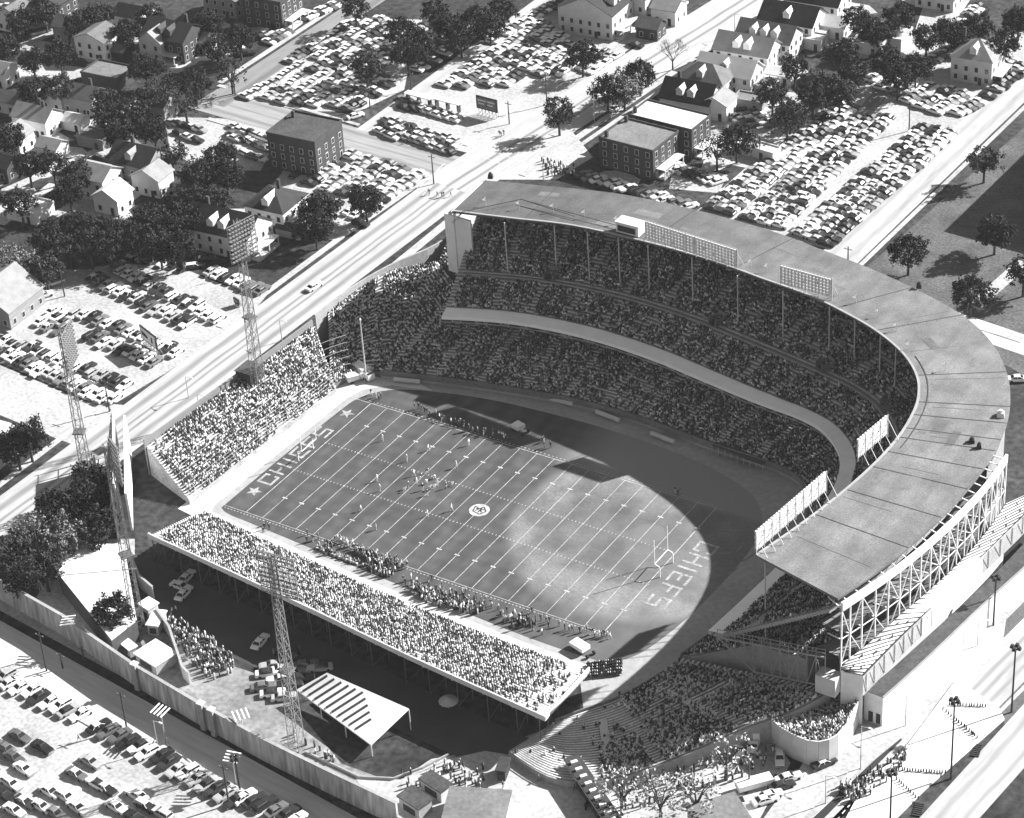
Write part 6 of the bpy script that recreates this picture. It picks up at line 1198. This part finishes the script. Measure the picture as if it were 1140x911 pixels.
# ------------------------------------------------------------------ people
def skin_person(joints, edges, radii, sub=1):
    me = bpy.data.meshes.new('p'); me.from_pydata(joints, edges, []); ob = bpy.data.objects.new('p', me); COL.objects.link(ob)
    md = ob.modifiers.new('s', 'SKIN'); md.use_smooth_shade = True
    for i, r in enumerate(radii): v = me.skin_vertices[0].data[i]; v.radius = (r, r) if not isinstance(r, tuple) else r
    me.skin_vertices[0].data[0].use_root = True
    sb = ob.modifiers.new('u', 'SUBSURF'); sb.levels = sub; sb.render_levels = sub
    dg = bpy.context.evaluated_depsgraph_get(); m2 = bpy.data.meshes.new_from_object(ob.evaluated_get(dg)); bpy.data.objects.remove(ob); return m2
def person_mesh(pose):
    J = {'pel': (0, 0, .95), 'wst': (0, 0, 1.08), 'chest': (0, 0, 1.35), 'neck': (0, 0, 1.5), 'head': (.02, 0, 1.62), 'top': (.01, 0, 1.74)}
    for s, n in ((1, 'l'), (-1, 'r')):
        J.update({'hip' + n: (0, .1 * s, .9), 'knee' + n: (.03, .12 * s, .5), 'ank' + n: (-.02, .13 * s, .09), 'toe' + n: (.16, .15 * s, .04), 'sh' + n: (0, .19 * s, 1.42), 'el' + n: (-.02, .27 * s, 1.14), 'wr' + n: (.06, .28 * s, .9), 'hand' + n: (.09, .27 * s, .8)})
    if pose == 'walk':
        for s, n in ((1, 'l'), (-1, 'r')): J['knee' + n] = (.2 * s + .02, .11 * s, .52); J['ank' + n] = (.3 * s - .06, .12 * s, .1); J['toe' + n] = (.3 * s + .12, .13 * s, .05); J['el' + n] = (-.12 * s, .27 * s, 1.16); J['wr' + n] = (-.02 - .18 * s, .26 * s, .98); J['hand' + n] = (.02 - .2 * s, .25 * s, .9)
    if pose == 'crouch':
        J.update({'pel': (-.25, 0, .72), 'wst': (-.12, 0, .8), 'chest': (.14, 0, .92), 'neck': (.3, 0, .98), 'head': (.42, 0, 1.02), 'top': (.5, 0, 1.1)})
        for s, n in ((1, 'l'), (-1, 'r')): J['hip' + n] = (-.24, .12 * s, .68); J['knee' + n] = (.08, .2 * s, .48); J['ank' + n] = (-.25, .2 * s, .1); J['toe' + n] = (-.08, .21 * s, .04); J['sh' + n] = (.2, .21 * s, .96); J['el' + n] = (.3, .24 * s, .66); J['wr' + n] = (.38, .16 * s, .42 if s > 0 else .2); J['hand' + n] = (.42, .12 * s, .36 if s > 0 else .1)
    if pose == 'sit':
        dz = -.48
        for k in ('pel', 'wst', 'chest', 'neck', 'head', 'top'): x, y, z = J[k]; J[k] = (x, y, z + dz)
        for s, n in ((1, 'l'), (-1, 'r')):
            J['hip' + n] = (.02, .1 * s, .46); J['knee' + n] = (.42, .13 * s, .48); J['ank' + n] = (.42, .13 * s, .09); J['toe' + n] = (.6, .14 * s, .04)
            for k in ('sh', 'el'): x, y, z = J[k + n]; J[k + n] = (x, y, z + dz)
            J['wr' + n] = (.2, .2 * s, .58); J['hand' + n] = (.3, .15 * s, .56)
    K = list(J); ix = {k: i for i, k in enumerate(K)}; Ed = [('pel', 'wst'), ('wst', 'chest'), ('chest', 'neck'), ('neck', 'head'), ('head', 'top')]
    for n in 'lr': Ed += [('pel', 'hip' + n), ('hip' + n, 'knee' + n), ('knee' + n, 'ank' + n), ('ank' + n, 'toe' + n), ('chest', 'sh' + n), ('sh' + n, 'el' + n), ('el' + n, 'wr' + n), ('wr' + n, 'hand' + n)]
    R = {'pel': .13, 'wst': .13, 'chest': .16, 'neck': .06, 'head': .105, 'top': .08, 'hip': .1, 'knee': .065, 'ank': .045, 'toe': .04, 'sh': .075, 'el': .05, 'wr': .035, 'hand': .04}
    me = skin_person([J[k] for k in K], [(ix[a], ix[b]) for a, b in Ed], [R.get(k, R.get(k[:-1], .05)) for k in K], 1)
    for m in (CLOTH, TROU, SKIN): me.materials.append(m)
    jn = {k: Vector(v) for k, v in J.items()}; zone = lambda k: 2 if k in ('head', 'top', 'neck') or k[:-1] in ('hand', 'wr') else 1 if k[:-1] in ('hip', 'knee', 'ank', 'toe') or k == 'pel' else 0
    for f in me.polygons: k = min(jn, key=lambda q: (jn[q] - f.center).length); f.material_index = zone(k)
    return me, J['head']
PM = {k: person_mesh(k) for k in ('stand', 'walk', 'crouch', 'sit')}
PMW = {}
for k in ('stand', 'walk', 'crouch', 'sit'): m = PM[k][0].copy(); m.materials[1] = TROUL; PMW[k] = m
helm = MB()
for i in range(3): helm.cyl((0, 0, -.02 + i * .06), (0, 0, .04 + i * .06), [.15, .15, .12][i], [.15, .12, .04][i], 8)
helm_me = helm.build('helmet', CARP); helm_d = helm_me.data; bpy.data.objects.remove(helm_me)
def person(x, y, z, pose, c, label, group=None, rz=None, helmet=None, white=False, cat='person'):
    o = link('person', PMW[pose] if white else PM[pose][0]); o.location = (x, y, z); o.rotation_euler = (0, 0, rng.uniform(0, 6.28) if rz is None else rz); s_ = rng.uniform(.98, 1.12); o.scale = (s_, s_, s_); o.color = (c, c, c, 1)
    if helmet is not None: h = link('helmet', helm_d, o); hd = PM[pose][1]; h.location = (hd[0], hd[1], hd[2] + .02); h.color = (helmet,) * 3 + (1,)
    return tag(o, label, cat, group)
PL = [((426, 491), 'walk', 0, 'deep safety in white, farthest toward the upper sideline on the left'), ((477, 502), 'walk', 0, 'white-clad back beyond the pile toward the far sideline'), ((453, 514), 'walk', 0, 'defender in white left of the pile, upper of the left spread'), ((522, 496), 'stand', 1, 'official near the far sideline, highest figure on the field'), ((461, 530), 'walk', 0, 'white-clad player just left of the pile'), ((508, 521), 'walk', 0, 'split receiver alone to the right above the pile'),
      ((420, 536), 'stand', 0, 'linebacker in white, upper of two on the left'), ((423, 547), 'stand', 0, 'linebacker in white, lower of two on the left'), ((402, 569), 'walk', 1, 'lone figure in white deep on the left hash'), ((476, 575), 'walk', 0, 'white-clad player below the pile in front of the emblem'), ((503, 569), 'walk', 0, 'player nearest the midfield emblem on the left'), ((419, 590), 'stand', 1, 'official near the lower sideline left of the benches')]
for (q, ps, cc, lb) in PL: p = at(*q); person(p.x, p.y, .02, ps, .75, lb, 'figures on the football field', rng.normal(0, .8), .7 if cc == 0 else None, True)
for q in [(450, 548), (455, 544), (464, 539), (471, 546), (476, 552), (475, 538), (484, 533), (487, 541), (497, 544), (503, 541), (468, 533), (483, 544), (478, 546), (475, 527)]:
    p = at(*q); person(p.x, p.y, .02, random.choice(['crouch', 'walk', 'stand']), .75 if random.random() < .7 else .08, 'player %s in the crowded pile around the ball' % ordw(0 + 1) if 0 else 'player in the crowded pile around the ball', 'players bunched around the ball', rng.normal(0, 1), .6, True)
def folk(x0, y0, x1, y1, n, spread, group, z=0, whites=.35, pose=None, tag_='', face=None):
    a, b = at(x0, y0, z), at(x1, y1, z)
    for i in range(n):
        p = a.lerp(b, (i + rng.uniform(.1, .9)) / n); x, y = p.x + rng.normal(0, spread * .5), p.y + rng.normal(0, spread); wt = rng.random() < whites
        ps = pose or random.choice(['stand', 'stand', 'walk']); rz = face + rng.normal(0, .5) if face is not None else None
        person(x, y, z + .01, ps, .75 if wt else rng.uniform(.02, .08), 'person in %s, %s %s' % ('white' if wt else 'dark clothes', ordw(i + 1), tag_), group, rz, white=rng.random() < .25)
F_B = 'people along the far sideline'; N_B = 'people along the near sideline'
folk(463, 454, 497, 470, 12, .5, F_B, tag_='in the upper group along the far sideline'); folk(503, 471, 541, 487, 16, .6, F_B, tag_='in the long group along the far sideline'); folk(550, 483, 570, 491, 8, .6, F_B, tag_='beside the white cart on the far sideline'); folk(604, 493, 612, 500, 4, .5, F_B, whites=0, tag_='between the two rack shadows'); folk(415, 441, 424, 445, 4, .6, F_B, tag_='in the far corner near the van')
folk(344, 596, 352, 604, 5, .8, N_B, whites=0, tag_='at the upper end of the near sideline'); folk(293, 585, 300, 592, 4, .7, N_B, whites=0, tag_='in the cluster by the pale track at the left corner'); folk(373, 602, 395, 611, 14, .4, N_B, whites=.7, tag_='in the white-capped row on the near sideline'); folk(395, 612, 428, 624, 22, .5, N_B, tag_='in the long row right of the white caps'); folk(428, 625, 454, 633, 16, .7, N_B, tag_='in the cluster at the bench end')
folk(352, 610, 398, 628, 18, .25, N_B, whites=.5, pose='sit', face=1.4, tag_='seated on the left team bench'); folk(403, 634, 432, 643, 10, .5, N_B, whites=.6, tag_='behind the left team bench')
folk(450, 648, 520, 668, 30, .9, N_B, tag_='crowding the right bench area'); folk(455, 655, 530, 684, 30, .7, N_B, tag_='in the back line of the right bench area'); folk(520, 670, 590, 692, 22, 1.3, N_B, tag_='in the middle of the right bench area'); folk(590, 690, 650, 708, 12, 1.0, N_B, tag_='in the thin line at the goal end'); folk(655, 706, 680, 712, 8, .4, N_B, tag_='beside the goal line corner')
folk(752, 548, 756, 552, 3, .4, None, whites=.6, tag_='at the far corner pylon under the curve')
# benches, goal-end band and forecourt people
def bench(x0, y0, x1, y1, label):
    a, b = at(x0, y0), at(x1, y1); d = b - a; o = empty('team_bench', (a.x, a.y, 0), math.atan2(d.y, d.x), label, 'bench'); MB().box((d.length / 2, 0, .45), (d.length, .35, .07)).build('seat', BENCH, o); [MB().box((d.length * k / 6, 0, .2), (.1, .3, .4)).build('leg', STEEL, o) for k in range(7)]
bench(352, 611, 398, 629, 'long low team bench on the left of the near sideline'); bench(458, 660, 512, 678, 'long low team bench on the right of the near sideline')
folk(183, 690, 250, 745, 46, 1.6, 'people walking in the sunlit plaza', whites=.5, tag_='in the plaza crowd by the ticket booths')
BA = []; 
for r_ in range(5):
    a, b = at(655, 742 + r_ * 3.4), at(692, 738 + r_ * 3.4)
    for i in range(16): p = a.lerp(b, i / 15); BA.append((p.x, p.y, .0))
crowd_obj('band_crowd', BA, [2.2] * len(BA), 'dark-uniformed band with pale hats sitting in rows below the near bleachers', dark=.9)
mb = MB(); 
def scatter(poly, n):
    P = [];
    xs = poly[0::2]; ys = poly[1::2]
    while len(P) < n:
        x, y = rng.uniform(min(xs), max(xs)), rng.uniform(min(ys), max(ys)); r = False; m = len(xs)
        for i in range(m):
            j = (i + 1) % m
            if (ys[i] > y) != (ys[j] > y) and x < (xs[j] - xs[i]) * (y - ys[i]) / (ys[j] - ys[i]) + xs[i]: r = not r
        if r: q = at(x, y); P.append((q.x, q.y, 0))
    return P
P = scatter((445, 862, 500, 848, 540, 856, 540, 880, 490, 890, 450, 880), 60); crowd_obj('forecourt_crowd', P, rng.uniform(0, 6, len(P)), 'people standing in the forecourt around the dark-roofed kiosks', seated=False, dark=.6)
P = scatter((930, 880, 1010, 835, 1010, 850, 975, 885, 950, 895), 70); crowd_obj('pavement_crowd', P, rng.uniform(0, 6, len(P)), 'people gathered at the edge of the white pavement', seated=False, dark=.6)
P = scatter((603, 180, 640, 188, 640, 196, 610, 197), 40); crowd_obj('gate_crowd', P, rng.uniform(0, 6, len(P)), 'people gathered at the gate behind the street end of the roof', seated=False, dark=.5)
P = scatter((640, 882, 800, 838, 870, 820, 850, 860, 720, 900, 650, 905), 110); crowd_obj('lane_crowd', P, rng.uniform(0, 6, len(P)), 'people walking under the pale trees below the terraces', seated=False, dark=.6)
P = scatter((352, 604, 372, 606, 366, 620, 350, 614), 10) + scatter((392, 612, 450, 630, 436, 646, 400, 628), 55) + scatter((452, 650, 535, 672, 545, 690, 470, 672), 75) + scatter((560, 684, 600, 694, 596, 704, 562, 694), 25); crowd_obj('sideline_crowd', P, rng.uniform(0, 6, len(P)), 'band members and staff milling behind the team benches on the near sideline', seated=False, dark=.6)
P = scatter((185, 685, 205, 690, 262, 735, 258, 752, 235, 758, 215, 745, 195, 715), 150); crowd_obj('plaza_crowd', P, rng.uniform(0, 6, len(P)), 'dense throng queuing in the plaza beside the white-roofed booths', seated=False, dark=.55)
P = scatter((325, 815, 375, 842, 372, 850, 330, 828), 14); crowd_obj('canopy_crowd', P, rng.uniform(0, 6, len(P)), 'people standing at the foot of the striped canopy', seated=False, dark=.4)
for i, (x, y) in enumerate([(487, 219), (492, 220), (494, 219), (502, 219), (556, 151), (558, 153), (561, 151), (478, 217), (452, 160), (455, 158), (230, 315), (186, 828), (88, 825), (690, 777), (560, 878), (600, 870), (616, 847), (640, 880)]):
    p = at(x, y); person(p.x, p.y, 0, 'walk', .05, 'pedestrian in dark clothes crossing open pavement, %s from the first corner' % ordw(i + 1), 'pedestrians on open pavement')
bpy.context.view_layer.update()
